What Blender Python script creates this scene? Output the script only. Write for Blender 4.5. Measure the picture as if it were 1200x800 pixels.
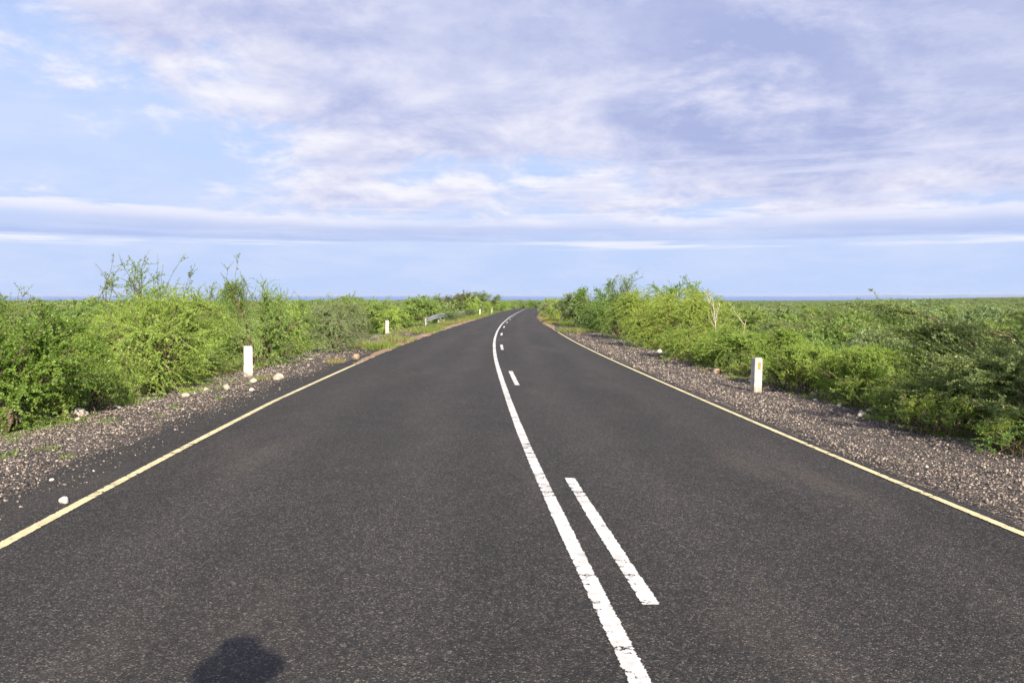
import bpy, bmesh, math, random
import numpy as np
from mathutils import Vector

for o in list(bpy.data.objects):
    bpy.data.objects.remove(o, do_unlink=True)
S = bpy.context.scene
COL = S.collection
R = math.radians

# ------------------------------------------------------------------ camera
EYE = 1.65
F_PX = 933.0                      # focal length for a 1200 px wide frame
cam_d = bpy.data.cameras.new("camera")
cam_d.sensor_width = 36.0
cam_d.lens = 36.0 * F_PX / 1200.0
cam_d.clip_start = 0.05
cam_d.clip_end = 90000.0
cam = bpy.data.objects.new("camera", cam_d)
COL.objects.link(cam)
cam.location = (0, 0, EYE)
cam.rotation_euler = (R(90.0) - math.atan(56.0 / F_PX), 0, 0)
S.camera = cam

# ------------------------------------------------------------------ light
SUN_EL, SUN_AZ = R(24.0), R(162.0)          # azimuth clockwise from +Y: behind the camera, to its right
to_sun = Vector((math.sin(SUN_AZ) * math.cos(SUN_EL), math.cos(SUN_AZ) * math.cos(SUN_EL), math.sin(SUN_EL)))
sun_d = bpy.data.lights.new("sun", 'SUN')
sun_d.energy = 5.0
sun_d.angle = R(0.6)
sun_d.color = (1.0, 0.90, 0.73)
sun = bpy.data.objects.new("sun", sun_d)
COL.objects.link(sun)
sun.rotation_euler = (-to_sun).to_track_quat('-Z', 'Y').to_euler()
sun.location = (10, -30, 20)

S.view_settings.view_transform = 'Standard'
S.view_settings.look = 'None'
S.view_settings.gamma = 1.0
S.view_settings.use_curve_mapping = False
S.view_settings.exposure = 1.04
S.render.engine = 'CYCLES'
S.cycles.use_denoising = True
S.cycles.denoiser = 'OPENIMAGEDENOISE'
S.cycles.max_bounces = 6
S.cycles.diffuse_bounces = 4
S.cycles.glossy_bounces = 2
S.cycles.transmission_bounces = 3
S.cycles.transparent_max_bounces = 12
S.cycles.volume_bounces = 0
S.cycles.sample_clamp_indirect = 6.0


class NT:
    """tiny helper to write node trees"""
    def __init__(self, tree):
        self.t = tree
        self.n = tree.nodes
        self.l = tree.links

    def node(self, kind, **kw):
        nd = self.n.new(kind)
        for k, v in kw.items():
            setattr(nd, k, v)
        return nd

    def put(self, sock, val):
        if val is None:
            return
        if isinstance(val, bpy.types.NodeSocket):
            self.l.new(val, sock)
        else:
            if hasattr(sock.default_value, '__len__') and not hasattr(val, '__len__'):
                val = (val,) * len(sock.default_value)
            if hasattr(val, '__len__') and len(sock.default_value) == 4 and len(val) == 3:
                val = tuple(val) + (1.0,)
            sock.default_value = val

    def m(self, op, a, b=None, c=None, clamp=False):
        nd = self.node('ShaderNodeMath', operation=op, use_clamp=clamp)
        for i, v in enumerate((a, b, c)):
            self.put(nd.inputs[i], v)
        return nd.outputs[0]

    def v(self, op, a, b=None):
        nd = self.node('ShaderNodeVectorMath', operation=op)
        self.put(nd.inputs[0], a)
        if op == 'SCALE':
            self.put(nd.inputs[3], b)
        else:
            self.put(nd.inputs[1], b)
        return nd.outputs['Value'] if op in ('LENGTH', 'DOT_PRODUCT', 'DISTANCE') else nd.outputs[0]

    def xyz(self, x, y, z):
        nd = self.node('ShaderNodeCombineXYZ')
        for i, q in enumerate((x, y, z)):
            self.put(nd.inputs[i], q)
        return nd.outputs[0]

    def noise(self, vec, scale, detail=4.0, rough=0.55, lac=2.0, dist=0.0, dims='3D'):
        nd = self.node('ShaderNodeTexNoise', noise_dimensions=dims)
        self.put(nd.inputs['Vector'], vec)
        nd.inputs['Scale'].default_value = scale
        nd.inputs['Detail'].default_value = detail
        nd.inputs['Roughness'].default_value = rough
        nd.inputs['Lacunarity'].default_value = lac
        nd.inputs['Distortion'].default_value = dist
        return nd.outputs[0]

    def voronoi(self, vec, scale, feature='F1', rand=1.0):
        nd = self.node('ShaderNodeTexVoronoi', feature=feature)
        self.put(nd.inputs['Vector'], vec)
        nd.inputs['Scale'].default_value = scale
        nd.inputs['Randomness'].default_value = rand
        return nd

    def step(self, x, lo, hi):
        nd = self.node('ShaderNodeMapRange', interpolation_type='SMOOTHSTEP')
        self.put(nd.inputs[0], x)
        self.put(nd.inputs[1], lo)
        self.put(nd.inputs[2], hi)
        nd.inputs[3].default_value = 0.0
        nd.inputs[4].default_value = 1.0
        return nd.outputs[0]

    def mix(self, f, a, b, blend='MIX'):
        nd = self.node('ShaderNodeMix', data_type='RGBA', blend_type=blend)
        self.put(nd.inputs[0], f)
        self.put(nd.inputs[6], a)
        self.put(nd.inputs[7], b)
        return nd.outputs[2]

    def ramp(self, f, stops):
        nd = self.node('ShaderNodeValToRGB')
        self.put(nd.inputs[0], f)
        el = nd.color_ramp.elements
        while len(el) < len(stops):
            el.new(0.5)
        for e, (p, c) in zip(el, stops):
            e.position = p
            e.color = tuple(c) + (1.0,)
        return nd.outputs[0]


# ------------------------------------------------------------------ sky (world)
W = bpy.data.worlds.new("World")
S.world = W
W.use_nodes = True
W.cycles.sampling_method = 'MANUAL'
W.cycles.sample_map_resolution = 512
w = NT(W.node_tree)
w.n.clear()
sky = w.node('ShaderNodeTexSky', sky_type='NISHITA')
sky.sun_disc = False
sky.sun_elevation = SUN_EL
sky.sun_rotation = SUN_AZ
sky.altitude = 100.0
sky.air_density = 1.0
sky.dust_density = 0.6
sky.ozone_density = 2.0
gen = w.node('ShaderNodeTexCoord').outputs['Generated']
sep = w.node('ShaderNodeSeparateXYZ')
w.put(sep.inputs[0], gen)
dx, dy, dz = sep.outputs
up = w.m('MAXIMUM', dz, 0.0)
den = w.m('ADD', up, 0.24)
P = w.xyz(w.m('DIVIDE', dx, den), w.m('DIVIDE', dy, den), 0.0)        # plane of the cloud deck
az = w.m('ARCTAN2', dx, dy)
# clear sky: a little more violet-blue than the model gives, paling towards the horizon
clear = w.mix(1.0, sky.outputs[0], (1.10, 1.10, 1.36), 'MULTIPLY')
clear = w.mix(w.step(up, 0.75, 0.02), clear, (4.25, 5.3, 7.7))


def deck(p):                      # thickness of the broken upper deck
    a_ = w.noise(w.v('ADD', p, (2.7, 6.2, 0.0)), 0.95, 3.0, 0.5, 2.0, 0.3)
    b_ = w.noise(w.v('ADD', p, (29.3, 4.2, 2.0)), 3.1, 10.0, 0.62, 2.05, 0.25)
    return w.m('MULTIPLY_ADD', b_, 0.52, w.m('MULTIPLY', a_, 0.62))


d0 = deck(P)
d1 = deck(w.v('ADD', P, (0.03, -0.085, 0.0)))       # the same a little nearer the sun
bias = w.m('MULTIPLY_ADD', dx, 0.21, w.m('MULTIPLY', w.step(up, 0.08, 0.30), 0.20))
cov = w.m('ADD', d0, bias)
maskA = w.m('MULTIPLY', w.step(cov, 0.50, 0.62), w.step(up, 0.055, 0.10))
thick = w.step(cov, 0.56, 0.84)
lit = w.m('ADD', w.m('MULTIPLY', w.m('SUBTRACT', d0, d1), 3.2), w.m('MULTIPLY_ADD', thick, -0.42, 0.68), clamp=True)
colA = w.ramp(lit, [(0.15, (0.40, 0.45, 0.72)), (0.38, (0.53, 0.565, 0.80)), (0.60, (0.72, 0.72, 0.88)), (0.88, (0.93, 0.915, 0.97))])
colA = w.v('SCALE', colA, 8.2)
col = w.mix(w.m('MULTIPLY', maskA, 0.92), clear, colA)
# thin veil between the gaps
veil = w.step(w.noise(w.v('ADD', P, (1.0, 7.0, 5.0)), 1.7, 7.0, 0.62), 0.38, 0.75)
col = w.mix(w.m('MULTIPLY', veil, 0.40), col, (6.3, 6.55, 7.8))
# long flat-based bank standing a few degrees over the horizon
ae = w.xyz(w.m('MULTIPLY', az, 9.0), w.m('MULTIPLY', up, 95.0), 0.0)
nb = w.noise(ae, 0.9, 9.0, 0.60, 2.1, 0.4)
nl = w.noise(w.xyz(w.m('MULTIPLY', az, 3.1), 0.0, 4.0), 1.0, 3.0, 0.55)
top = w.m('MULTIPLY_ADD', nl, 0.040, w.m('MULTIPLY_ADD', nb, 0.056, 0.049))
base = w.m('ADD', w.m('MULTIPLY_ADD', nb, 0.006, 0.0585), w.m('MULTIPLY', nl, 0.006))
bank = w.m('MULTIPLY', w.step(up, w.m('SUBTRACT', base, 0.0022), w.m('ADD', base, 0.0022)),
           w.step(up, w.m('ADD', top, 0.005), w.m('SUBTRACT', top, 0.006)))
hgt = w.m('DIVIDE', w.m('SUBTRACT', up, base), w.m('SUBTRACT', top, base))
bcol = w.ramp(w.m('MULTIPLY_ADD', nb, 0.7, w.m('MULTIPLY', hgt, 0.55)),
              [(0.42, (0.43, 0.52, 0.82)), (0.62, (0.54, 0.61, 0.86)), (0.80, (0.80, 0.81, 0.94)), (1.0, (0.93, 0.92, 0.97))])
brk = w.noise(w.xyz(w.m('MULTIPLY', az, 3.0), w.m('MULTIPLY', up, 40.0), 2.0), 1.0, 6.0, 0.6)
bank = w.m('MULTIPLY', bank, w.m('MULTIPLY_ADD', w.step(brk, 0.34, 0.60), 0.66, 0.22))
col = w.mix(bank, col, w.v('SCALE', bcol, 8.4))
# thinner streaks over and under it
ns = w.noise(w.xyz(w.m('MULTIPLY', az, 4.0), w.m('MULTIPLY', up, 120.0), 9.0), 0.8, 8.0, 0.58)
stk = w.m('MULTIPLY', w.step(up, 0.052, 0.058), w.step(up, 0.066, 0.062))
stk = w.m('MULTIPLY', stk, w.step(ns, 0.47, 0.60))
col = w.mix(w.m('MULTIPLY', stk, 0.8), col, (7.4, 7.4, 8.0))
stk2 = w.m('MULTIPLY', w.step(up, 0.085, 0.11), w.step(up, 0.20, 0.13))
stk2 = w.m('MULTIPLY', stk2, w.step(w.m('MULTIPLY_ADD', dx, 0.16, ns), 0.50, 0.66))
col = w.mix(w.m('MULTIPLY', stk2, 0.65), col, w.mix(w.step(ns, 0.55, 0.75), (5.3, 5.7, 7.5), (7.0, 7.05, 8.0)))
bg = w.node('ShaderNodeBackground')
w.put(bg.inputs[0], col)
bg.inputs[1].default_value = 0.062
wo = w.node('ShaderNodeOutputWorld')
w.l.new(bg.outputs[0], wo.inputs[0])


# ------------------------------------------------------------------ general helpers
def tag(o, label=None, cat=None, group=None, kind=None):
    if label: o['label'] = label
    if cat: o['category'] = cat
    if group: o['group'] = group
    if kind: o['kind'] = kind
    return o


def link(name, me, parent=None, mat=None, loc=None):
    o = bpy.data.objects.new(name, me)
    COL.objects.link(o)
    if parent is not None: o.parent = parent
    if loc is not None: o.location = loc
    if mat is not None:
        if len(me.materials) == 0: me.materials.append(mat)
        else:
            o.material_slots[0].link = 'OBJECT'
            o.material_slots[0].material = mat
    return o


def empty(name, loc, rz=0.0, sc=1.0):
    o = bpy.data.objects.new(name, None)
    COL.objects.link(o)
    o.empty_display_size = 0.2
    o.location = loc
    o.rotation_euler = (0, 0, rz)
    o.scale = (sc, sc, sc) if not hasattr(sc, '__len__') else sc
    return o


def mk(name, verts, faces, tint=None, smooth=False, uv=None):
    """mesh from numpy arrays; faces (n,3) or (n,4); tint = one float a face; uv = one pair a vertex"""
    verts = np.asarray(verts, dtype=np.float32)
    faces = np.asarray(faces, dtype=np.int32)
    k = faces.shape[1]
    me = bpy.data.meshes.new(name)
    me.vertices.add(len(verts))
    me.vertices.foreach_set('co', verts.ravel())
    me.loops.add(faces.size)
    me.loops.foreach_set('vertex_index', faces.ravel())
    me.polygons.add(len(faces))
    me.polygons.foreach_set('loop_start', np.arange(0, faces.size, k, dtype=np.int32))
    me.polygons.foreach_set('loop_total', np.full(len(faces), k, dtype=np.int32))
    if smooth:
        me.polygons.foreach_set('use_smooth', np.ones(len(faces), dtype=bool))
    if tint is not None:
        a = me.attributes.new('tint', 'FLOAT', 'FACE')
        a.data.foreach_set('value', np.asarray(tint, dtype=np.float32))
    if uv is not None:
        l = me.uv_layers.new(name='uv')
        l.data.foreach_set('uv', np.asarray(uv, dtype=np.float32)[faces.ravel()].ravel())
    me.update(calc_edges=True)
    return me


def smoothstep(lo, hi, x):
    t = np.clip((np.asarray(x, float) - lo) / (hi - lo), 0, 1)
    return t * t * (3 - 2 * t)


# ------------------------------------------------------------------ lie of the land
SLOPE = 8.0 / F_PX                # the whole plain falls about 1 % to the sea
_ky = np.array([-60, -10, 0, 3.44, 7.33, 12.03, 15.7, 22.65, 32.3, 43.5, 57, 86, 126, 207, 300, 420])
_kx = np.array([5.6, 1.60, .82, .542, .235, -.01, -.18, -.49, -.735, -.81, -.735, -.23, .95, 3.5, 8.5, 17.0])
_fy = np.arange(-60, 421, 0.5)
_fx = np.interp(_fy, _ky, _kx)
for _ in range(3):
    _p = np.pad(_fx, 5, mode='reflect', reflect_type='odd')
    _fx = np.convolve(_p, np.ones(11) / 11, mode='valid')


def cx(y):                        # the solid white line
    return np.interp(y, _fy, _fx)


def edge_l(y):                    # yellow line, left of it (drifted over further on)
    return np.interp(y, [0, 13, 22, 32, 51, 62, 106, 230], [-3.85, -3.85, -3.62, -3.42, -3.06, -2.92, -2.65, -2.7])


def edge_r(y):
    return np.interp(y, [0, 60, 120, 230], [3.22, 3.22, 3.1, 2.7])


def drop(y):
    y = np.asarray(y, float)
    q = np.where(y < 15, 0.0, 2.5e-5 * (np.minimum(y, 75) - 15) ** 2) + np.where(y > 75, 0.003 * (np.minimum(y, 400) - 75), 0)
    return q


def road_z(y):
    return -SLOPE * np.asarray(y, float) - drop(y)


def wob(x, y):
    return (np.sin(x * .31 + 1.3) * np.sin(y * .27 + .4) + .6 * np.sin(x * .83 + y * .51) + .5 * np.sin(y * 1.1 - x * .37 + 2.0)) * .5


def gz(x, y):
    x = np.asarray(x, float); y = np.asarray(y, float)
    off = x - cx(y)
    sl = np.maximum(edge_l(y) - off, 0)
    sr = np.maximum(off - edge_r(y), 0)
    z = road_z(y)
    z = z - .045 * np.minimum(sl, 2.6) - .75 * smoothstep(2.3, 7.0, sl)
    z = z - .05 * np.minimum(sr, 2.3) - 1.15 * smoothstep(2.1, 8.0, sr) - .5 * smoothstep(8, 30, sr)
    z = z + .12 * wob(x, y) * smoothstep(2.0, 6.0, np.maximum(sl, sr))
    z = z + .008 * np.sin(x * 7 + y * 3) * smoothstep(.3, 1.2, np.maximum(sl, sr))
    z = z + .0042 * y * smoothstep(.36, .66, x / np.maximum(y, 60.0)) * smoothstep(60, 900, y)
    return z


def g(x, y):
    return float(gz(x, y))


# ------------------------------------------------------------------ materials
def new_mat(name):
    m = bpy.data.materials.new(name)
    m.use_nodes = True
    t = NT(m.node_tree)
    t.n.clear()
    out = t.node('ShaderNodeOutputMaterial')
    return m, t, out


def principled(t, col, rough=.8, spec=.3, metal=0.0, normal=None):
    b = t.node('ShaderNodeBsdfPrincipled')
    t.put(b.inputs['Base Color'], col)
    t.put(b.inputs['Roughness'], rough)
    t.put(b.inputs['Metallic'], metal)
    t.put(b.inputs['Specular IOR Level'], spec)
    if normal is not None: t.put(b.inputs['Normal'], normal)
    return b


def bump(t, h, strength=.5, dist=.01, normal=None):
    b = t.node('ShaderNodeBump')
    b.inputs['Strength'].default_value = strength
    b.inputs['Distance'].default_value = dist
    t.put(b.inputs['Height'], h)
    if normal is not None: t.put(b.inputs['Normal'], normal)
    return b.outputs[0]


def m_asphalt():
    m, t, out = new_mat("asphalt")
    p = t.node('ShaderNodeNewGeometry').outputs['Position']
    p2 = t.v('MULTIPLY', p, (1, 1, 0.2))
    v1 = t.voronoi(p2, 118.0)
    v2 = t.voronoi(p2, 70.0)
    sepc = t.node('ShaderNodeSeparateColor'); t.put(sepc.inputs[0], v1.outputs['Color'])
    chip = t.ramp(sepc.outputs[0], [(0.0, (.020, .019, .018)), (.42, (.040, .037, .0335)), (.70, (.070, .063, .056)), (.89, (.135, .117, .099)), (1.0, (.37, .315, .255))])
    sep2 = t.node('ShaderNodeSeparateColor'); t.put(sep2.inputs[0], v2.outputs['Color'])
    chip2 = t.ramp(sep2.outputs[1], [(0.0, (.021, .020, .019)), (.6, (.043, .040, .037)), (.88, (.075, .068, .061)), (1.0, (.22, .19, .16))])
    c = t.mix(.42, chip, chip2)
    pits = t.step(v1.outputs['Distance'], .30, .72)
    c = t.mix(t.m('MULTIPLY', pits, .6), c, (.014, .014, .015))
    # broad wear: paler polished wheel paths, mottling, a few oily or brown stains
    uvn = t.node('ShaderNodeUVMap'); uvn.uv_map = 'uv'
    su = t.node('ShaderNodeSeparateXYZ'); t.put(su.inputs[0], uvn.outputs[0])
    off = t.m('MULTIPLY_ADD', su.outputs[0], 8.06, -4.70)
    wob_ = t.noise(t.xyz(0, t.m('MULTIPLY', su.outputs[1], .12), 0), 1.0, 2.0, .5)
    off = t.m('ADD', off, t.m('MULTIPLY_ADD', wob_, .5, -.25))
    tracks = None
    for c0 in (-2.75, -1.1, .85, 2.35):
        gq = t.step(t.m('ABSOLUTE', t.m('SUBTRACT', off, c0)), .55, .05)
        tracks = gq if tracks is None else t.m('ADD', tracks, gq)
    big = t.noise(t.v('MULTIPLY', p, (1.0, .18, 1)), .65, 5.0, .55)
    fine = t.noise(t.v('MULTIPLY', p, (1.0, .7, 1)), 3.2, 5.0, .6)
    grain = t.noise(t.v('MULTIPLY', p, (1.0, .55, 1)), 26.0, 4.0, .75)
    lum0 = t.m('MULTIPLY_ADD', grain, 1.5, -.75)
    lum = t.m('ADD', t.m('ADD', lum0, t.m('MULTIPLY_ADD', tracks, .17, .90)), t.m('ADD', t.m('MULTIPLY_ADD', big, .62, -.31), t.m('MULTIPLY_ADD', fine, .5, -.25)))
    c = t.v('SCALE', c, t.m('MULTIPLY', lum, .93))
    dusty = t.m('MULTIPLY', t.step(t.noise(t.v('MULTIPLY', p, (1.0, .25, 1)), .8, 6.0, .62), .5, .78), .16)
    c = t.mix(dusty, c, (.22, .175, .135))
    st = t.step(t.noise(t.v('MULTIPLY', p, (1.0, .6, 1)), .9, 5.0, .62), .62, .74)
    c = t.mix(t.m('MULTIPLY', st, .55), c, (.026, .021, .019))
    h = t.m('ADD', t.m('MULTIPLY', v1.outputs['Distance'], -1.0), t.m('MULTIPLY', v2.outputs['Distance'], -.6))
    nrm = bump(t, h, .75, .006)
    b = principled(t, c, .78, .28, normal=nrm)
    t.l.new(b.outputs[0], out.inputs[0])
    return m


def m_paint(name, col, dark, wear):
    m, t, out = new_mat(name)
    uvn = t.node('ShaderNodeUVMap'); uvn.uv_map = 'uv'
    s = t.node('ShaderNodeSeparateXYZ'); t.put(s.inputs[0], uvn.outputs[0])
    u, v = s.outputs[0], s.outputs[1]              # u across 0..1, v metres along
    p = t.node('ShaderNodeNewGeometry').outputs['Position']
    edge = t.m('MULTIPLY', t.m('ABSOLUTE', t.m('SUBTRACT', u, .5)), 2.0)
    cross = t.noise(t.xyz(t.m('MULTIPLY', u, .55), t.m('MULTIPLY', v, 9.0), 0), 1.6, 6.0, .68)
    chips = t.noise(p, 62.0, 3.0, .6)
    patch = t.noise(t.xyz(0, v, 3.0), .75, 3.0, .6)
    lim = t.m('MULTIPLY_ADD', patch, .25, wear)
    a = t.m('MULTIPLY_ADD', t.step(edge, .60, 1.02), .30, t.m('MULTIPLY_ADD', cross, .62, t.m('MULTIPLY', chips, .38)))
    keep = t.step(a, t.m('ADD', lim, .02), t.m('SUBTRACT', lim, .02))
    dirt = t.noise(p, 7.0, 5.0, .6)
    c = t.mix(t.step(dirt, .42, .78), col, dark)
    b = principled(t, c, .65, .35, normal=bump(t, t.m('ADD', chips, cross), .35, .004))
    tr = t.node('ShaderNodeBsdfTransparent')
    mx = t.node('ShaderNodeMixShader')
    t.put(mx.inputs[0], keep)
    t.l.new(tr.outputs[0], mx.inputs[1]); t.l.new(b.outputs[0], mx.inputs[2])
    t.l.new(mx.outputs[0], out.inputs[0])
    return m


def m_ground():
    m, t, out = new_mat("dry_ground")
    p = t.node('ShaderNodeNewGeometry').outputs['Position']
    at = t.node('ShaderNodeAttribute'); at.attribute_name = 'gravel'
    fr = t.node('ShaderNodeAttribute'); fr.attribute_name = 'farness'
    v = t.voronoi(p, 46.0)
    sc = t.node('ShaderNodeSeparateColor'); t.put(sc.inputs[0], v.outputs['Color'])
    grav = t.ramp(sc.outputs[0], [(0.0, (.035, .032, .030)), (.40, (.075, .066, .060)), (.70, (.17, .138, .118)), (1.0, (.33, .27, .23))])
    grav = t.mix(t.m('MULTIPLY', t.step(v.outputs['Distance'], .35, .75), .7), grav, (.03, .026, .024))
    soil = t.ramp(t.noise(p, 1.1, 6.0, .6), [(.3, (.10, .075, .05)), (.55, (.19, .145, .10)), (.75, (.26, .205, .15))])
    green = t.step(t.noise(p, .6, 5.0, .6), .30, .50)
    soil = t.mix(t.m('MULTIPLY', green, .9), soil, (.085, .125, .030))
    c = t.mix(at.outputs['Fac'], soil, grav)
    # scrub-covered plain beyond where single bushes are set out
    pf = t.v('MULTIPLY', p, (1.0, .35, 1.0))
    scr = t.noise(pf, .035, 8.0, .7)
    scrub = t.ramp(scr, [(.30, (.10, .13, .05)), (.46, (.18, .19, .085)), (.58, (.27, .25, .14)), (.72, (.36, .30, .20))])
    c = t.mix(fr.outputs['Fac'], c, scrub)
    h = t.m('MULTIPLY', v.outputs['Distance'], -1.0)
    nrm = bump(t, h, .6, .015)
    b = principled(t, c, .9, .15, normal=nrm)
    t.l.new(b.outputs[0], out.inputs[0])
    return m


def m_tint(name, stops, rough=.8, spec=.25, noise=40.0):
    m, t, out = new_mat(name)
    at = t.node('ShaderNodeAttribute'); at.attribute_name = 'tint'
    c = t.ramp(at.outputs['Fac'], stops)
    p = t.node('ShaderNodeNewGeometry').outputs['Position']
    n = t.noise(p, noise, 4.0, .6)
    c = t.mix(1.0, c, t.ramp(n, [(.3, (.78, .77, .76)), (.7, (1.14, 1.14, 1.14))]), 'MULTIPLY')
    b = principled(t, c, rough, spec, normal=bump(t, n, .4, .01))
    t.l.new(b.outputs[0], out.inputs[0])
    return m


def m_leaf(name, stops, trans=.50, rim=(1.2, 1.2, .7)):
    """leaf tint is drawn at random leaf by leaf; whole plants differ a little through Object Info"""
    m, t, out = new_mat(name)
    at = t.node('ShaderNodeAttribute'); at.attribute_name = 'tint'
    c = t.ramp(at.outputs['Fac'], stops)
    oi = t.node('ShaderNodeObjectInfo').outputs['Random']
    c = t.mix(1.0, c, t.ramp(oi, [(0.0, (.82, .88, .80)), (.5, (1.0, 1.0, 1.0)), (1.0, (1.16, 1.07, 1.02))]), 'MULTIPLY')
    d = t.node('ShaderNodeBsdfDiffuse'); t.put(d.inputs[0], c)
    tr = t.node('ShaderNodeBsdfTranslucent'); t.put(tr.inputs[0], t.mix(1.0, c, rim, 'MULTIPLY'))
    gl = t.node('ShaderNodeBsdfGlossy'); gl.inputs['Roughness'].default_value = .45
    t.put(gl.inputs[0], (.8, .8, .8, 1))
    a = t.node('ShaderNodeMixShader'); a.inputs[0].default_value = trans
    t.l.new(d.outputs[0], a.inputs[1]); t.l.new(tr.outputs[0], a.inputs[2])
    b = t.node('ShaderNodeMixShader'); b.inputs[0].default_value = .025
    t.l.new(a.outputs[0], b.inputs[1]); t.l.new(gl.outputs[0], b.inputs[2])
    t.l.new(b.outputs[0], out.inputs[0])
    return m


def m_plain(name, col, rough=.7, spec=.3, metal=0.0, amount=.25, scale=12.0, col2=None, bmp=.2):
    m, t, out = new_mat(name)
    p = t.node('ShaderNodeTexCoord').outputs['Object']
    n = t.noise(p, scale, 6.0, .62)
    c2 = col2 or tuple(q * (1 - amount) for q in col)
    c = t.mix(t.step(n, .38, .72), col, c2)
    b = principled(t, c, rough, spec, metal, normal=bump(t, n, bmp, .01))
    t.l.new(b.outputs[0], out.inputs[0])
    return m


M = {}
M['asphalt'] = m_asphalt()
M['white_paint'] = m_paint("white_road_paint", (.68, .66, .63), (.46, .44, .41), .455)
M['yellow_paint'] = m_paint("yellow_road_paint", (.70, .61, .35), (.50, .42, .25), .46)
M['ground'] = m_ground()
M['gravel'] = m_tint("gravel_stone", [(0.0, (.035, .033, .032)), (.40, (.085, .076, .070)), (.46, (.165, .135, .115)), (.75, (.26, .212, .180)), (.93, (.36, .305, .265)), (1.0, (.47, .42, .375))])
M['rock'] = m_plain("pale_rock", (.48, .42, .35), .85, .2, amount=.3, scale=9.0, bmp=.6)
M['rock_white'] = m_plain("white_rock", (.60, .55, .47), .85, .2, amount=.2, scale=12.0, bmp=.5)
M['rock_tan'] = m_plain("tan_rock", (.36, .27, .18), .85, .2, amount=.35, scale=9.0, bmp=.6)
M['sand'] = m_plain("drifted_sand", (.36, .25, .17), .95, .1, amount=.4, scale=3.0, bmp=.4)
M['bark'] = m_plain("grey_brown_bark", (.16, .12, .085), .9, .1, amount=.5, scale=18.0)
M['bark_pale'] = m_plain("pale_dead_wood", (.46, .41, .31), .85, .15, amount=.35, scale=18.0)
M['leaf_bright'] = m_leaf("bright_green_leaf", [(0.0, (0.243, 0.340, 0.059)), (0.5, (0.340, 0.464, 0.099)), (1.0, (0.486, 0.583, 0.184))])
M['leaf_mid'] = m_leaf("mid_green_leaf", [(0.0, (0.160, 0.251, 0.059)), (0.5, (0.245, 0.359, 0.096)), (1.0, (0.376, 0.490, 0.171))])
M['leaf_dark'] = m_leaf("deep_green_leaf", [(0.0, (0.129, 0.213, 0.037)), (0.5, (0.213, 0.319, 0.058)), (1.0, (0.347, 0.459, 0.118))])
M['leaf_grey'] = m_leaf("grey_green_leaf", [(0.0, (0.168, 0.231, 0.110)), (0.5, (0.257, 0.331, 0.163)), (1.0, (0.378, 0.452, 0.263))])
M['leaf_olive'] = m_leaf("olive_acacia_leaf", [(0.0, (0.160, 0.215, 0.072)), (0.5, (0.240, 0.310, 0.105)), (1.0, (0.350, 0.410, 0.180))])
M['leaf_brown'] = m_leaf("brownish_leaf", [(0.0, (0.130, 0.125, 0.070)), (0.5, (0.200, 0.195, 0.105)), (1.0, (0.280, 0.280, 0.160))])
M['grass_dry'] = m_leaf("dry_grass", [(0.0, (0.184, 0.172, 0.063)), (.5, (0.310, 0.287, 0.115)), (1.0, (0.460, 0.414, 0.207))])
M['grass_green'] = m_leaf("green_grass", [(0.0, (0.098, 0.168, 0.028)), (.5, (0.182, 0.280, 0.049)), (1.0, (0.308, 0.378, 0.098))])
M['post_white'] = m_plain("whitewashed_concrete", (.58, .555, .48), .75, .25, amount=.16, scale=7.0, bmp=.25)
M['post_weathered'] = m_plain("weathered_white_concrete", (.49, .465, .41), .8, .2, amount=.35, scale=9.0, bmp=.35)
for _k in ('post_white', 'post_weathered'):
    _t = NT(M[_k].node_tree)
    _b = [q for q in _t.n if q.type == 'BSDF_PRINCIPLED'][0]
    _src = _b.inputs['Base Color'].links[0].from_socket
    _o = _t.node('ShaderNodeTexCoord').outputs['Object']
    _s = _t.node('ShaderNodeSeparateXYZ'); _t.put(_s.inputs[0], _o)
    _n = _t.noise(_o, 22.0, 6.0, .65)
    _d = _t.step(_t.m('MULTIPLY_ADD', _s.outputs[2], -1.6, _t.m('MULTIPLY', _n, 1.2)), .38, .62)
    _r = _t.step(_t.noise(_t.v('MULTIPLY', _o, (1.0, 1.0, .16)), 30.0, 5.0, .6), .54, .72)
    _c = _t.mix(_t.m('MULTIPLY', _r, .38), _src, (.30, .27, .22))
    _c = _t.mix(_t.m('MULTIPLY', _d, .75), _c, (.28, .21, .15))
    _t.put(_b.inputs['Base Color'], _c)
M['reflector'] = m_plain("orange_reflector", (.62, .26, .03), .35, .5, amount=.2, scale=30.0)
M['black'] = m_plain("dark_plastic", (.02, .02, .02), .5, .4)
M['steel'] = m_plain("galvanised_steel", (.36, .38, .41), .55, .5, metal=.55, amount=.25, scale=6.0)
M['shirt'] = m_plain("blue_shirt", (.10, .14, .25), .9, .1)
M['straw'] = m_plain("straw", (.45, .36, .2), .9, .1)


def m_sea():
    m, t, out = new_mat("sea_water")
    p = t.node('ShaderNodeNewGeometry').outputs['Position']
    n = t.noise(t.v('MULTIPLY', p, (.25, 1, 1)), .002, 4.0, .5)
    c = t.mix(n, (.02, .12, .42), (.03, .15, .48))
    b = principled(t, c, .55, .25, normal=bump(t, t.noise(p, .02, 4.0, .6), .5, 2.0))
    t.l.new(b.outputs[0], out.inputs[0])
    return m


M['sea'] = m_sea()
M['hill'] = m_plain("far_hill", (.12, .14, .13), .95, .1, scale=.01)


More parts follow.
